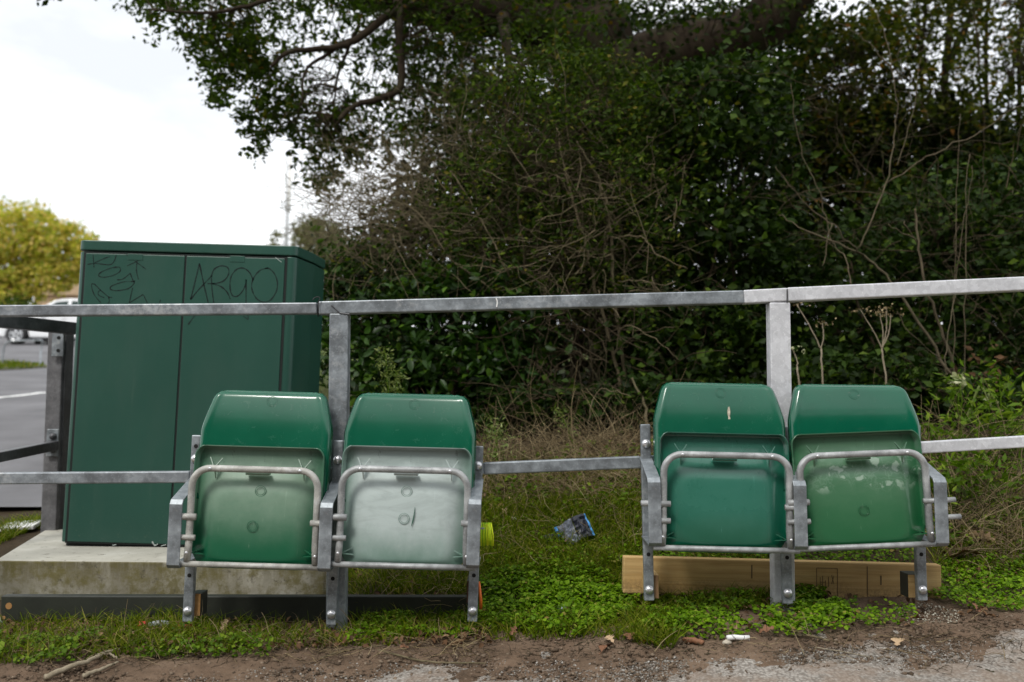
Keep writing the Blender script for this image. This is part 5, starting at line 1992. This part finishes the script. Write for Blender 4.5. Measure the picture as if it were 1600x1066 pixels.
def stalks(name, polys, m, L, r, up=0.35, parent=None, wob=0.25):
    pts = [on_ground(poly, n) for poly, n in polys]
    p = free_of_slab(np.concatenate(pts))
    k = len(p)
    d = rng.normal(size=(k, 3))
    d[:, 2] = np.abs(d[:, 2]) * 0.4 + up
    path = wander(p + np.array([0, 0, 0.01]), d, L * rng.uniform(0.3, 1.3, k), 7, wob, 0.10)
    g = ground(path[:, :, 0], path[:, :, 1]) + 0.006
    path[:, :, 2] = np.maximum(path[:, :, 2], g)
    rad = np.linspace(1, 0.45, 7)[None] * (r * rng.uniform(0.5, 1.4, k))[:, None]
    return tubes_np(name, path, rad, m, parent)


stalks('dry_grass', [
    ([(750, 700), (1000, 680), (1000, 780), (750, 790)], 1100),
    ([(760, 780), (1000, 770), (1000, 880), (760, 880)], 260),
    ([(1450, 780), (1600, 760), (1600, 900), (1470, 880)], 330),
    ([(1010, 700), (1440, 700), (1440, 850), (1010, 850)], 220),
    ([(520, 900), (740, 890), (740, 960), (520, 960)], 140),
    ], M['straw'], 0.17, 0.0012, wob=0.2)
stalks('dry_grass', [([(90, 975), (520, 970), (520, 1005), (90, 1015)], 240), ([(0, 985), (760, 985), (760, 1030), (0, 1040)], 520), ([(980, 985), (1600, 970), (1600, 1040), (980, 1030)], 60)], M['straw'], 0.085, 0.0011, 0.12, wob=0.16)
stalks('root_litter', [
    ([(0, 1000), (760, 1000), (1000, 1000), (1600, 970), (1600, 1015), (1000, 1030), (0, 1050)], 900),
    ([(1400, 1010), (1600, 1000), (1600, 1060), (1450, 1060)], 60)], M['twig_dark'], 0.045, 0.0010, 0.02, None, 0.2)


stalks('tall_dry_grass', [
    ([(750, 700), (1000, 680), (1000, 770), (750, 780)], 420),
    ([(1440, 700), (1600, 680), (1600, 880), (1470, 870)], 420),
    ([(1010, 690), (1440, 690), (1440, 780), (1010, 780)], 200)], M['straw'], 0.34, 0.0015, 0.75, wob=0.16)
stalks('weed_stems', [([(1440, 690), (1600, 670), (1600, 860), (1460, 850)], 200), ([(750, 690), (1010, 680), (1010, 740), (750, 750)], 150)], M['twig_dark'], 0.3, 0.0014, 0.8, wob=0.14)


def flakes(name, polys, m, L):
    pts = [on_ground(poly, n) for poly, n in polys]
    p = free_of_slab(np.concatenate(pts))
    p[:, 2] += rng.uniform(0.003, 0.02, len(p))
    return leaf_mesh(name, p, L, m, None, aspect=0.6, up=0.9, fold=0.5, six=True)


flakes('leaf_litter', [
    ([(0, 975), (500, 970), (760, 985), (760, 1010), (0, 1030)], 1500),
    ([(750, 690), (1000, 680), (1000, 800), (750, 800)], 700),
    ([(520, 890), (740, 890), (740, 960), (520, 960)], 170),
    ([(980, 940), (1600, 930), (1600, 975), (980, 990)], 150),
    ([(1450, 690), (1600, 680), (1600, 920), (1470, 920)], 600),
    ([(745, 900), (990, 900), (990, 990), (745, 990)], 110), ([(1010, 940), (1340, 930), (1340, 990), (1010, 1000)], 110),
    ([(1010, 680), (1440, 680), (1440, 880), (1010, 880)], 420)], M['brown_leaf'], 0.022)


def pebbles(name, polys, m, r0, r1):
    """angular grit pressed into the ground"""
    pts = [on_ground(poly, n) for poly, n in polys]
    p = np.concatenate(pts)
    k = len(p)
    base = np.array([[1, 0, 0], [-1, 0, 0], [0, 1, 0], [0, -1, 0], [0, 0, 1], [0, 0, -1]], float)
    rr = r0 * (r1 / r0) ** (rng.uniform(0, 1, k) ** 2.2)
    v = base[None] * rr[:, None, None] * rng.uniform(0.55, 1.25, (k, 6, 3)) + rng.normal(size=(k, 6, 3)) * rr[:, None, None] * 0.25
    v[:, :, 2] *= 0.7
    v += p[:, None, :] + np.array([0, 0, 1])[None, None] * (rr * 0.30)[:, None, None]
    f0 = np.array([[0, 2, 4], [2, 1, 4], [1, 3, 4], [3, 0, 4], [2, 0, 5], [1, 2, 5], [3, 1, 5], [0, 3, 5]])
    f = (np.arange(k)[:, None, None] * 6 + f0[None]).reshape(-1, 3)
    o_ = link(name, mesh_np(name, v.reshape(-1, 3), f), m)
    o_['kind'] = 'stuff'
    return o_


grit = leafm('grit_stone', [(0.0, (0.14, 0.12, 0.10)), (0.5, (0.26, 0.235, 0.21)), (0.85, (0.36, 0.335, 0.31)), (1.0, (0.48, 0.455, 0.43))], 0, 0.85, 0.2)
pebbles('gravel', [
    ([(300, 1052), (500, 1038), (1000, 1030), (1600, 990), (1700, 1100), (200, 1100)], 9000),
    ([(1000, 1035), (1600, 1000), (1600, 1066), (900, 1066)], 7000)], grit, 0.0012, 0.005)
clod = leafm('soil_crumbs', [(0.0, (0.07, 0.05, 0.035)), (0.6, (0.14, 0.10, 0.072)), (1.0, (0.23, 0.175, 0.13))], 0, 0.95, 0.1)
pebbles('soil_crumbs', [([(0, 985), (760, 995), (1000, 985), (1600, 940), (1600, 1066), (0, 1066)], 9000)], clod, 0.002, 0.009)
pale = leafm('pale_grit', [(0.0, (0.3, 0.28, 0.22)), (1.0, (0.62, 0.58, 0.5))], 0, 0.85, 0.2)
pebbles('pale_gravel', [([(1395, 950), (1440, 940), (1500, 955), (1500, 975), (1420, 975)], 420)], pale, 0.0015, 0.005)


# weeds and small plants
def sprig(name, label, cat, base, top, n, leaf, m, stem_m, group=None, spread=0.05):
    o_ = thing(name, label, cat, base, group=group)
    mb_ = MB()
    sp = limb(mb_, [Vector((0, 0, -0.03)), (Vector(top) - base) * 0.55 + Vector((0.01, 0, 0)), Vector(top) - base], 0.005, 0.002, 5, 0.002)
    mb_.build('stem', stem_m, o_, True)
    t = rng.uniform(0.25, 1.0, n)
    sa = np.array([tuple(p) for p in sp])
    pos = sa[(t * (len(sa) - 1)).astype(int)] + rng.normal(size=(n, 3)) * spread * (1.15 - t * 0.6)[:, None]
    leaf_mesh('foliage', pos, leaf, m, o_, aspect=0.3, up=0.1, droop=-0.4)
    return o_


def gb_at(px_, py_):
    return G1(px_, py_)


b_ = gb_at(610, 720)
sprig('fleabane_plant', 'feathery pale weed rising beside the first post behind the left pair', 'weed', b_, P(600, 545, b_.y), 420, 0.024, M['fleabane'], M['weed_leaf'], spread=0.04)
b_ = gb_at(612, 720)
sprig('fleabane_plant', 'shorter feathery pale weed just right of the taller one by the first post', 'weed', b_ + Vector((0.04, 0, 0)), P(618, 580, b_.y), 260, 0.024, M['fleabane'], M['weed_leaf'], spread=0.035)
b_ = gb_at(775, 735)
sprig('fleabane_plant', 'small bushy pale weed right of the whitish seat beside the mid rail', 'weed', b_, P(772, 668, b_.y), 420, 0.022, M['fleabane'], M['weed_leaf'], spread=0.05)
b_ = gb_at(900, 700)
sprig('fleabane_plant', 'leaning pale weed in front of the dark hedge between the two pairs', 'weed', b_, P(868, 640, b_.y), 160, 0.022, M['fleabane'], M['weed_leaf'], spread=0.03)
for a_, bx, tx, ty, lab in ((1455, 740, 1450, 655, 'nettle like weed nearest the right end of the right pair'), (1520, 720, 1525, 640, 'leafy weed below the arching green stalk at the right'), (1575, 720, 1580, 640, 'broad leafy weed close to the right edge above the mid rail'),
                            (1480, 800, 1482, 735, 'leafy weed under the mid rail right of the tilted seat'), (1500, 700, 1500, 600, 'tall leafy weed right of the tilted seat reaching above the mid rail'),
                            (1560, 690, 1562, 590, 'tall leafy weed before the rust brown bracken'),
                            (1590, 730, 1590, 660, 'leafy weed cut off by the right edge of the picture'),
                            (1462, 800, 1466, 735, 'small leafy weed close behind the right bracket'),
                            (1505, 770, 1508, 715, 'broad leafy weed under the right mid rail'),
                            (1540, 790, 1545, 720, 'leafy weed in front of the dead bracken at the right')):
    b_ = gb_at(a_, bx)
    sprig('leafy_weed', lab, 'weed', b_, P(tx, ty, b_.y), 110, 0.05, M['weed_leaf'], M['weed_leaf'], spread=0.075)

# dried umbel stalks behind the right seats
for base, tops, lab in (((1490, 605, 4.35), [(1375, 490), (1385, 480), (1392, 492), (1345, 485)], 'dry branching seed stalk rising behind the tilted seat'),
                        ((1282, 600, 4.3), [(1245, 475), (1285, 505)], 'dry forked stalk rising just right of the right post'),
                        ((1246, 600, 4.3), [(1238, 545)], 'short dry stalk with pale seed heads touching the right post')):
    q = PD(base[0] if base[0] < 1400 else 1385, base[1], base[2])
    gz = float(ground(q.x, q.y))
    bb = Vector((q.x, q.y, gz))
    o_ = thing('seed_stalk', lab, 'dry plant', bb)
    mb_ = MB()
    fork = PD((1378 if len(tops) > 2 else base[0]), (545 if len(tops) > 1 else 575), base[2])
    limb(mb_, [Vector((0, 0, -0.02)), (fork - bb) * 0.5 + Vector((0.01, 0, 0)), fork - bb], 0.0055, 0.004, 5, 0.002)
    ends = []
    for tpx, tpy in tops:
        e = PD(tpx, tpy, base[2]) - bb
        limb(mb_, [fork - bb, (fork - bb).lerp(e, 0.5) + Vector((0.01, 0, -0.01)), e], 0.0035, 0.002, 5, 0.001)
        ends.append(e)
    mb_.build('stem', M['stem_pale'], o_, True)
    pos = np.concatenate([np.array(tuple(e))[None] + rng.normal(size=(26, 3)) * np.array([0.03, 0.03, 0.010]) for e in ends])
    leaf_mesh('seed_heads', pos, 0.014, M['flower'] if len(tops) == 1 else M['straw'], o_, aspect=0.6)
q = PD(1505, 690, 4.2)
bb = Vector((q.x, q.y, float(ground(q.x, q.y))))
o_ = thing('green_stalk', 'bright green bent stalk leaning over the mid rail at the right', 'plant', bb)
mb_ = MB()
limb(mb_, [Vector((0, 0, 0)), PD(1505, 670, 4.2) - bb, PD(1528, 608, 4.2) - bb, PD(1536, 606, 4.2) - bb, PD(1546, 635, 4.15) - bb], 0.008, 0.003, 6)
mb_.build('stem', M['fleabane'], o_, True)
for x_, y_, n_, lab in ((1497, 595, 60, 'pale creamy weed head above the mid rail right of the tilted seat'), (1545, 628, 24, 'small drooping pale flower at the tip of the green stalk')):
    b_ = PD(x_, y_, 4.2)
    o_ = thing('flower_head', lab, 'flower', b_)
    leaf_mesh('petals', rng.normal(size=(n_, 3)) * 0.013, 0.03, M['flower'], o_, aspect=0.8)
    MB().tube([(0, 0, 0), (0.01, 0.02, float(ground(b_.x, b_.y)) - b_.z)], 0.003, 5).build('stem', M['weed_leaf'], o_, True)

# dead bracken by the right edge
for (x_, y_), n_, lab in (((1545, 590), 60, 'rust brown dead bracken frond at the right above the mid rail'), ((1580, 640), 50, 'second rust brown frond nearer the right edge')):
    b_ = PD(x_, y_, 4.6)
    gz = float(ground(b_.x, b_.y))
    o_ = thing('dead_bracken', lab, 'dead fern', (b_.x, b_.y, gz))
    leaf_mesh('frond', rng.normal(size=(n_, 3)) * np.array([0.06, 0.04, 0.07]) + np.array([0, 0, b_.z - gz]), 0.05, M['brown_leaf'], o_, aspect=0.4)
    MB().tube([(0, 0, -.02), (0.02, 0, (b_.z - gz) * 0.6), (0, 0, b_.z - gz)], 0.004, 5).build('stem', M['twig'], o_, True)


# fallen leaves, one by one
def leaf_shape(lobes=4, wid=0.34):
    n = 28
    top, bot = [], []
    for i in range(n + 1):
        t = i / n
        env = wid * math.sin(math.pi * min(1, t * 0.92 + 0.04)) ** 0.8 * (0.7 + 0.5 * t)
        wv = env * (0.66 + 0.34 * math.sin(t * lobes * 2 * math.pi - 0.8))
        z = 0.10 * math.sin(t * 5) + 0.05
        top.append((t, wv * (0.9 + 0.2 * math.sin(3 * t)), z + 0.12 * wv))
        bot.append((t, -wv, z + 0.22 * wv))
    mid = [(i / n, 0.0, 0.10 * math.sin(i / n * 5) + 0.02) for i in range(n + 1)]
    vs_ = top + mid + bot
    k = n + 1
    fs_ = []
    for i in range(n):
        fs_ += [(i, i + 1, k + i + 1, k + i), (k + i, k + i + 1, 2 * k + i + 1, 2 * k + i)]
    m_ = MB().add(vs_, fs_)
    m_.tube([(-0.22, 0.02, 0.03), (0, 0, 0.03)], 0.012, 4)
    return m_


LEAF = leaf_shape().mesh('fallen_leaf', True)
LEAF2 = leaf_shape(2.5, 0.3).mesh('fallen_leaf', True)


def fallen(px_, py_, size, m, label, group=None, tilt=0.3, lift=0.006):
    p = G1(px_, py_)
    me = random.choice((LEAF, LEAF2)).copy()
    o_ = link('fallen_leaf', me, m)
    o_.location = p + Vector((0, 0, lift))
    o_.rotation_euler = (random.gauss(0.1, tilt), random.gauss(0, tilt), random.uniform(-3.1, 3.1))
    o_.scale = (size, size, size)
    tag(o_, label, 'leaf', group)
    return o_


fallen(940, 1024, 0.085, M['rust_leaf'], 'large crumpled brown leaf on the bare dirt below the gap between the pairs', tilt=0.15)
fallen(984, 995, 0.06, M['rust_leaf'], 'rust brown leaf at the right edge of the clover patch', tilt=0.15)
fallen(1022, 1010, 0.05, M['orange_leaf'], 'orange leaf caught in the grass tuft below the timber plank')
fallen(877, 993, 0.035, M['tan_leaf'], 'pale tan leaf scrap at the lower edge of the clover')
fallen(978, 984, 0.04, M['tan_leaf'], 'pale tan scrap of leaf right of the blue grey stone')
fallen(1405, 1003, 0.062, M['tan_leaf'], 'curled tan leaf alone on the dirt at the lower right', tilt=0.1)
fallen(376, 995, 0.055, M['tan_leaf'], 'pinkish tan leaf in the weeds below the leftmost seat')
fallen(69, 997, 0.05, M['tan_leaf'], 'upright tan leaf in the grass at the lower left', tilt=0.9)
fallen(622, 1002, 0.03, M['rust_leaf'], 'small brown leaf in front of the first post foot')
fallen(1536, 885, 0.13, M['rust_leaf'], 'largest dead brown leaf on the bank at the right', tilt=0.5, lift=0.03)
fallen(1556, 862, 0.09, M['tan_leaf'], 'curled brown leaf leaning on the largest one on the right bank', tilt=0.7, lift=0.03)
fallen(1580, 910, 0.07, M['rust_leaf'], 'brown leaf low on the bank at the right edge', tilt=0.6, lift=0.02)
fallen(1520, 920, 0.05, M['rust_leaf'], 'brown leaf among the ground cover below the largest leaf', tilt=0.6, lift=0.02)
fallen(925, 775, 0.05, M['orange_leaf'], 'orange brown leaf lying in dry grass below the middle rail', tilt=0.5, lift=0.02)
fallen(787, 800, 0.05, M['tan_leaf'], 'pale leaf on the bank just right of the yellow cord', tilt=0.5, lift=0.02)
zones = (([(0, 980), (500, 975), (520, 1010), (0, 1030)], 'in the weeds in front of the dark green board', 11), ([(550, 985), (960, 990), (960, 1012), (500, 1022)], 'along the edge of the clover and dirt', 7),
         ([(1000, 950), (1580, 940), (1590, 985), (1000, 1005)], 'on the soil below the timber plank', 8), ([(750, 720), (1000, 700), (1000, 880), (760, 880)], 'on the grassy bank between the pairs', 9),
         ([(1450, 760), (1595, 750), (1595, 940), (1480, 930)], 'on the weedy bank at the right', 9))
for poly, where, n_ in zones:
    for k_ in range(n_):
        a_ = in_poly(poly, 1)[0]
        ci = random.choice((0, 0, 1))
        fallen(a_[0], a_[1], random.uniform(0.025, 0.048), (M['rust_leaf'], M['tan_leaf'])[ci], 'small %s fallen leaf %s' % (('rust brown', 'pale tan')[ci], where), 'small fallen leaves', 0.45, 0.012)


# stones, sticks and litter
def stone(px_, py_, sz, m, label, name='stone', sink=0.3):
    bm_ = bmesh.new()
    bmesh.ops.create_icosphere(bm_, subdivisions=3, radius=1.0)
    sd = random.uniform(0, 50)
    for v in bm_.verts:
        v.co *= 1 + 0.28 * mnoise.noise(v.co * 1.3 + Vector((sd, 0, 0))) + 0.08 * mnoise.noise(v.co * 4 + Vector((sd, 3, 0)))
    me = bpy.data.meshes.new(name)
    bm_.to_mesh(me)
    bm_.free()
    me.polygons.foreach_set('use_smooth', np.ones(len(me.polygons), bool))
    o_ = link(name, me, m)
    p = G1(px_, py_)
    o_.location = p + Vector((0, 0, sz[2] * (1 - sink)))
    o_.scale = sz
    o_.rotation_euler = (0, 0, random.uniform(-.5, .5))
    return tag(o_, label, 'stone')


st_b = plain('blue_grey_stone', (0.34, 0.40, 0.42), 0.7, 0, 0.15, 20, 0.2)
st_p = plain('pale_stone', (0.45, 0.40, 0.32), 0.85, 0, 0.25, 30, 0.3)
stone(878, 960, (0.017, 0.014, 0.012), st_b, 'pale blue grey stone sitting in the clover', sink=-0.6)
stone(1136, 1007, (0.014, 0.010, 0.008), st_p, 'pale pebble beside the white paper roll on the dirt')
stone(1264, 978, (0.010, 0.008, 0.006), st_p, 'pale pebble near the grit at the right end of the plank')
stone(802, 815, (0.012, 0.01, 0.009), plain('white_stone', (0.6, 0.6, 0.58), 0.7), 'little white stone on the bank right of the yellow cord', sink=0)
stone(8, 972, (0.02, 0.016, 0.014), st_b, 'grey stone under the left end of the dark green board')


def stick(pts, r0, r1, m, label, cat='stick', forks=()):
    w_ = [G1(a, b) + Vector((0, 0, r0 * 0.9 + c)) for a, b, c in pts]
    b0 = w_[0].copy()
    o_ = thing('stick', label, cat, b0)
    mb_ = MB()
    limb(mb_, [p - b0 for p in w_], r0, r1, 7, r0 * 0.14)
    mb_.build('wood', m, o_, True)
    for fk in forks:
        f_ = [G1(a, b) + Vector((0, 0, r0 * 0.7 + c)) - b0 for a, b, c in fk]
        mb_ = MB()
        limb(mb_, f_, r0 * 0.6, r1 * 0.6, 6, 0.002)
        mb_.build('side_branch', m, o_, True)
    return o_


stick([(70, 1062, 0), (110, 1052, .01), (140, 1043, .012), (165, 1030, .012), (185, 1025, 0.01)], 0.0085, 0.004, M['stem_pale'], 'bent pale stick lying on the dirt at the lower left', forks=([(150, 1036, .012), (168, 1033, .015), (182, 1040, .012)],))
stick([(130, 1060, 0), (160, 1052, .006), (185, 1042, .006)], 0.007, 0.003, M['stem_pale'], 'short pale stick just below the bent one at the lower left')
stick([(500, 1030, 0), (540, 1020, .004), (600, 1012, .004)], 0.003, 0.002, M['twig'], 'thin twig on the dirt left of the first post foot')
stick([(590, 1017, 0), (650, 1035, .004), (700, 1040, .004), (760, 1038, 0)], 0.0035, 0.002, M['twig'], 'long thin curved twig on the dirt right of the first post')
stick([(1130, 1000, 0), (1170, 985, .006), (1195, 978, .01), (1215, 965, 0.015)], 0.0045, 0.002, M['twig'], 'forked twig lying by the weeds below the timber plank', forks=([(1185, 982, .01), (1200, 990, .01), (1215, 997, 0)],))
stick([(1235, 996, 0), (1265, 998, .004), (1297, 1004, 0)], 0.005, 0.003, M['twig'], 'dark short stick on the dirt under the tilted seat')
stick([(1070, 1006, 0), (1083, 1007, .002), (1098, 1010, 0)], 0.009, 0.008, M['rust_leaf'], 'stubby orange brown stick beside the white paper roll')
stick([(1270, 1012, 0), (1310, 1020, .003), (1360, 1028, 0)], 0.0018, 0.001, M['stem_pale'], 'long straw thin twig on the dirt at the lower right')
stick([(1528, 1048, 0), (1545, 1055, .003), (1560, 1060, 0)], 0.006, 0.004, M['bark'], 'dark bark chip on the grey gravel at the lower right')

p = G1(1153, 1004)
o_ = thing('paper_roll', 'small white paper roll lying on the dirt', 'litter', p + Vector((0, 0, 0.013)), (0, R(2), R(8)))
mb_ = MB().tube([(-0.032, 0, 0), (-0.01, 0.001, 0.001), (0.012, 0, 0), (0.033, -0.001, 0)], [0.0065, 0.0075, 0.007, 0.0078], 12)
mb_.build('paper', plain('white_paper', (0.75, 0.75, 0.73), 0.7, 0, 0.06, 20), o_, True)
p = G1(33, 828)
o_ = thing('white_sheet', 'flat white sheet of litter on the tarmac beside the plinth', 'litter', p + Vector((0, 0, 0.02)), (R(4), R(-3), R(12)))
MB().box((0, 0, 0), (0.15, 0.16, 0.018)).build('sheet', plain('white_card', (0.8, 0.8, 0.8), 0.6, 0, 0.04), o_, bevel=0.004)

# crumpled crisp packet on the bank
p = G1(888, 850)
o_ = thing('crumpled_packet', 'crumpled black and silver packet with blue edges lying in the grass', 'litter', p + Vector((0, 0, 0.04)), (R(58), R(-24), R(0)))


def crumple(w_, h_, nx, ny, x0=0.0, amp=0.012, sd=0.0):
    vs_, fs_ = [], []
    for i in range(ny):
        for j in range(nx):
            x = x0 + w_ * (j / (nx - 1) - 0.5)
            y = h_ * (i / (ny - 1) - 0.5)
            z = amp * (mnoise.noise(Vector((x * 38 + sd, y * 38, 1.0))) + 0.7 * mnoise.noise(Vector((x * 80 + sd, y * 80, 4.0)))) + 0.012 * math.sin(x * 40)
            vs_.append((x + 0.004 * mnoise.noise(Vector((x * 60, y * 60, sd))), y, z))
    for i in range(ny - 1):
        for j in range(nx - 1):
            q_ = i * nx + j
            fs_.append((q_, q_ + 1, q_ + nx + 1, q_ + nx))
    return vs_, fs_


for nm, w_, x0, c_, rg in (('dark_panel', 0.05, 0.058, (0.012, 0.014, 0.024), 0.35), ('silver_panel', 0.06, 0.0, (0.13, 0.145, 0.18), 0.45), ('blue_strip', 0.010, -0.036, (0.03, 0.2, 0.5), 0.35), ('dark_flap', 0.05, -0.066, (0.015, 0.017, 0.03), 0.4), ('blue_edge', 0.006, 0.086, (0.05, 0.25, 0.55), 0.35)):
    solid(MB().add(*crumple(w_, 0.095 if 'flap' not in nm else 0.06, 8, 12, x0)).build(nm, plain(nm + '_foil', c_, rg, 0.1, 0.5, 60), o_, False), 0.001)

# red capped tube under the green board
p = G1(238, 985)
o_ = thing('litter_tube', 'grey tube with a red cap lying under the dark green board', 'litter', p + Vector((0, 0, 0.016)), (0, R(3), R(10)))
MB().tube([(-0.012, 0, 0), (0.02, 0.002, 0.004), (0.05, 0, 0.002)], [0.008, 0.013, 0.012], 12).build('body', plain('grey_plastic_tube', (0.3, 0.32, 0.34), 0.4), o_, True)
MB().tube([(-0.042, 0, -0.001), (-0.020, 0, -0.001)], [0.0125, 0.0125], 12).build('cap', plain('red_plastic', (0.6, 0.015, 0.02), 0.4), o_, False, bevel=0.002)
p = G1(285, 987)
tag(MB().tube([p + Vector((-.025, 0, .012)), p + Vector((.03, 0, .014))], 0.010, 8).build('red_wrapper', plain('dull_red_wrapper', (0.28, 0.02, 0.02), 0.5), None, True), 'dull red scrap by the foot of the leftmost bracket', 'litter')

# ------------------------------------------------------------------ unseen trees added behind the camera to darken the seat reflections
for x_, y_, h_, r_, lab in ((-3.5, -22, 8.5, 2.4, 'broad unseen tree added nearest the stand for the seat reflections'), (-11, -25, 10, 3.4, 'tallest unseen tree added for the seat reflections'), (-19, -22, 7.5, 3, 'low round unseen tree added for the seat reflections'), (-28, -25, 9.5, 3.6, 'farthest unseen tree added for the seat reflections')):
    b_ = Vector((x_, y_, float(ground(x_, y_))))
    t_ = thing('added_reflection_tree', lab, 'tree', b_)
    mb_ = MB()
    limb(mb_, [Vector((0, 0, -.2)), Vector((0.1, 0, h_ * 0.4)), Vector((0, 0.1, h_ * 0.8))], 0.25, 0.08, 7)
    mb_.build('trunk', M['bark'], t_, True)
    pos = rng.normal(size=(160, 3))
    pos = pos / np.linalg.norm(pos, axis=1, keepdims=True) * rng.uniform(0.3, 1, (160, 1)) ** 0.5 * np.array([r_, r_, h_ * 0.36]) + np.array([0, 0, h_ * 0.64])
    pos = np.repeat(pos, 26, 0) + rng.normal(size=(160 * 26, 3)) * 0.4
    leaf_mesh('crown', pos, 0.3, M['holly_leaf'], t_, aspect=0.8)

# ------------------------------------------------------------------ stand read off the seat reflections, widened to block low sky behind the camera
gs = thing('grandstand', 'dark roofed stand with a lattice truss across the path, mirrored in the seats', 'stand', (3, -33, -0.4))
gm = plain('stand_cladding', (0.05, 0.055, 0.06), 0.6)
MB().box((12, -6, 3.2), (96, 10, 6.4)).build('terrace', gm, gs)
MB().box((12, -12.2, 7), (96, 0.3, 14)).build('back_wall', gm, gs)
MB().prism([(-12, 12.0), (3, 14.0), (3, 14.4), (-12, 12.6)], 'x', -36, 60).build('roof', gm, gs)
for i in range(12):
    x = -35.5 + 8.6 * i
    MB().box((x, 0.5, 6.9), (0.4, 0.4, 13.6)).build('column', gm, gs)
tm = MB()
for i in range(38):
    x = -36 + 2.5 * i
    tm.bar((x, 3.2, 14.2), (x + 1.25, 3.2, 16.2), 0.2, 0.2, (0, 1, 0))
    tm.bar((x + 1.25, 3.2, 16.2), (x + 2.5, 3.2, 14.2), 0.2, 0.2, (0, 1, 0))
tm.bar((-36, 3.2, 16.2), (60, 3.2, 16.2), 0.25, 0.25)
tm.build('roof_truss', gm, gs)
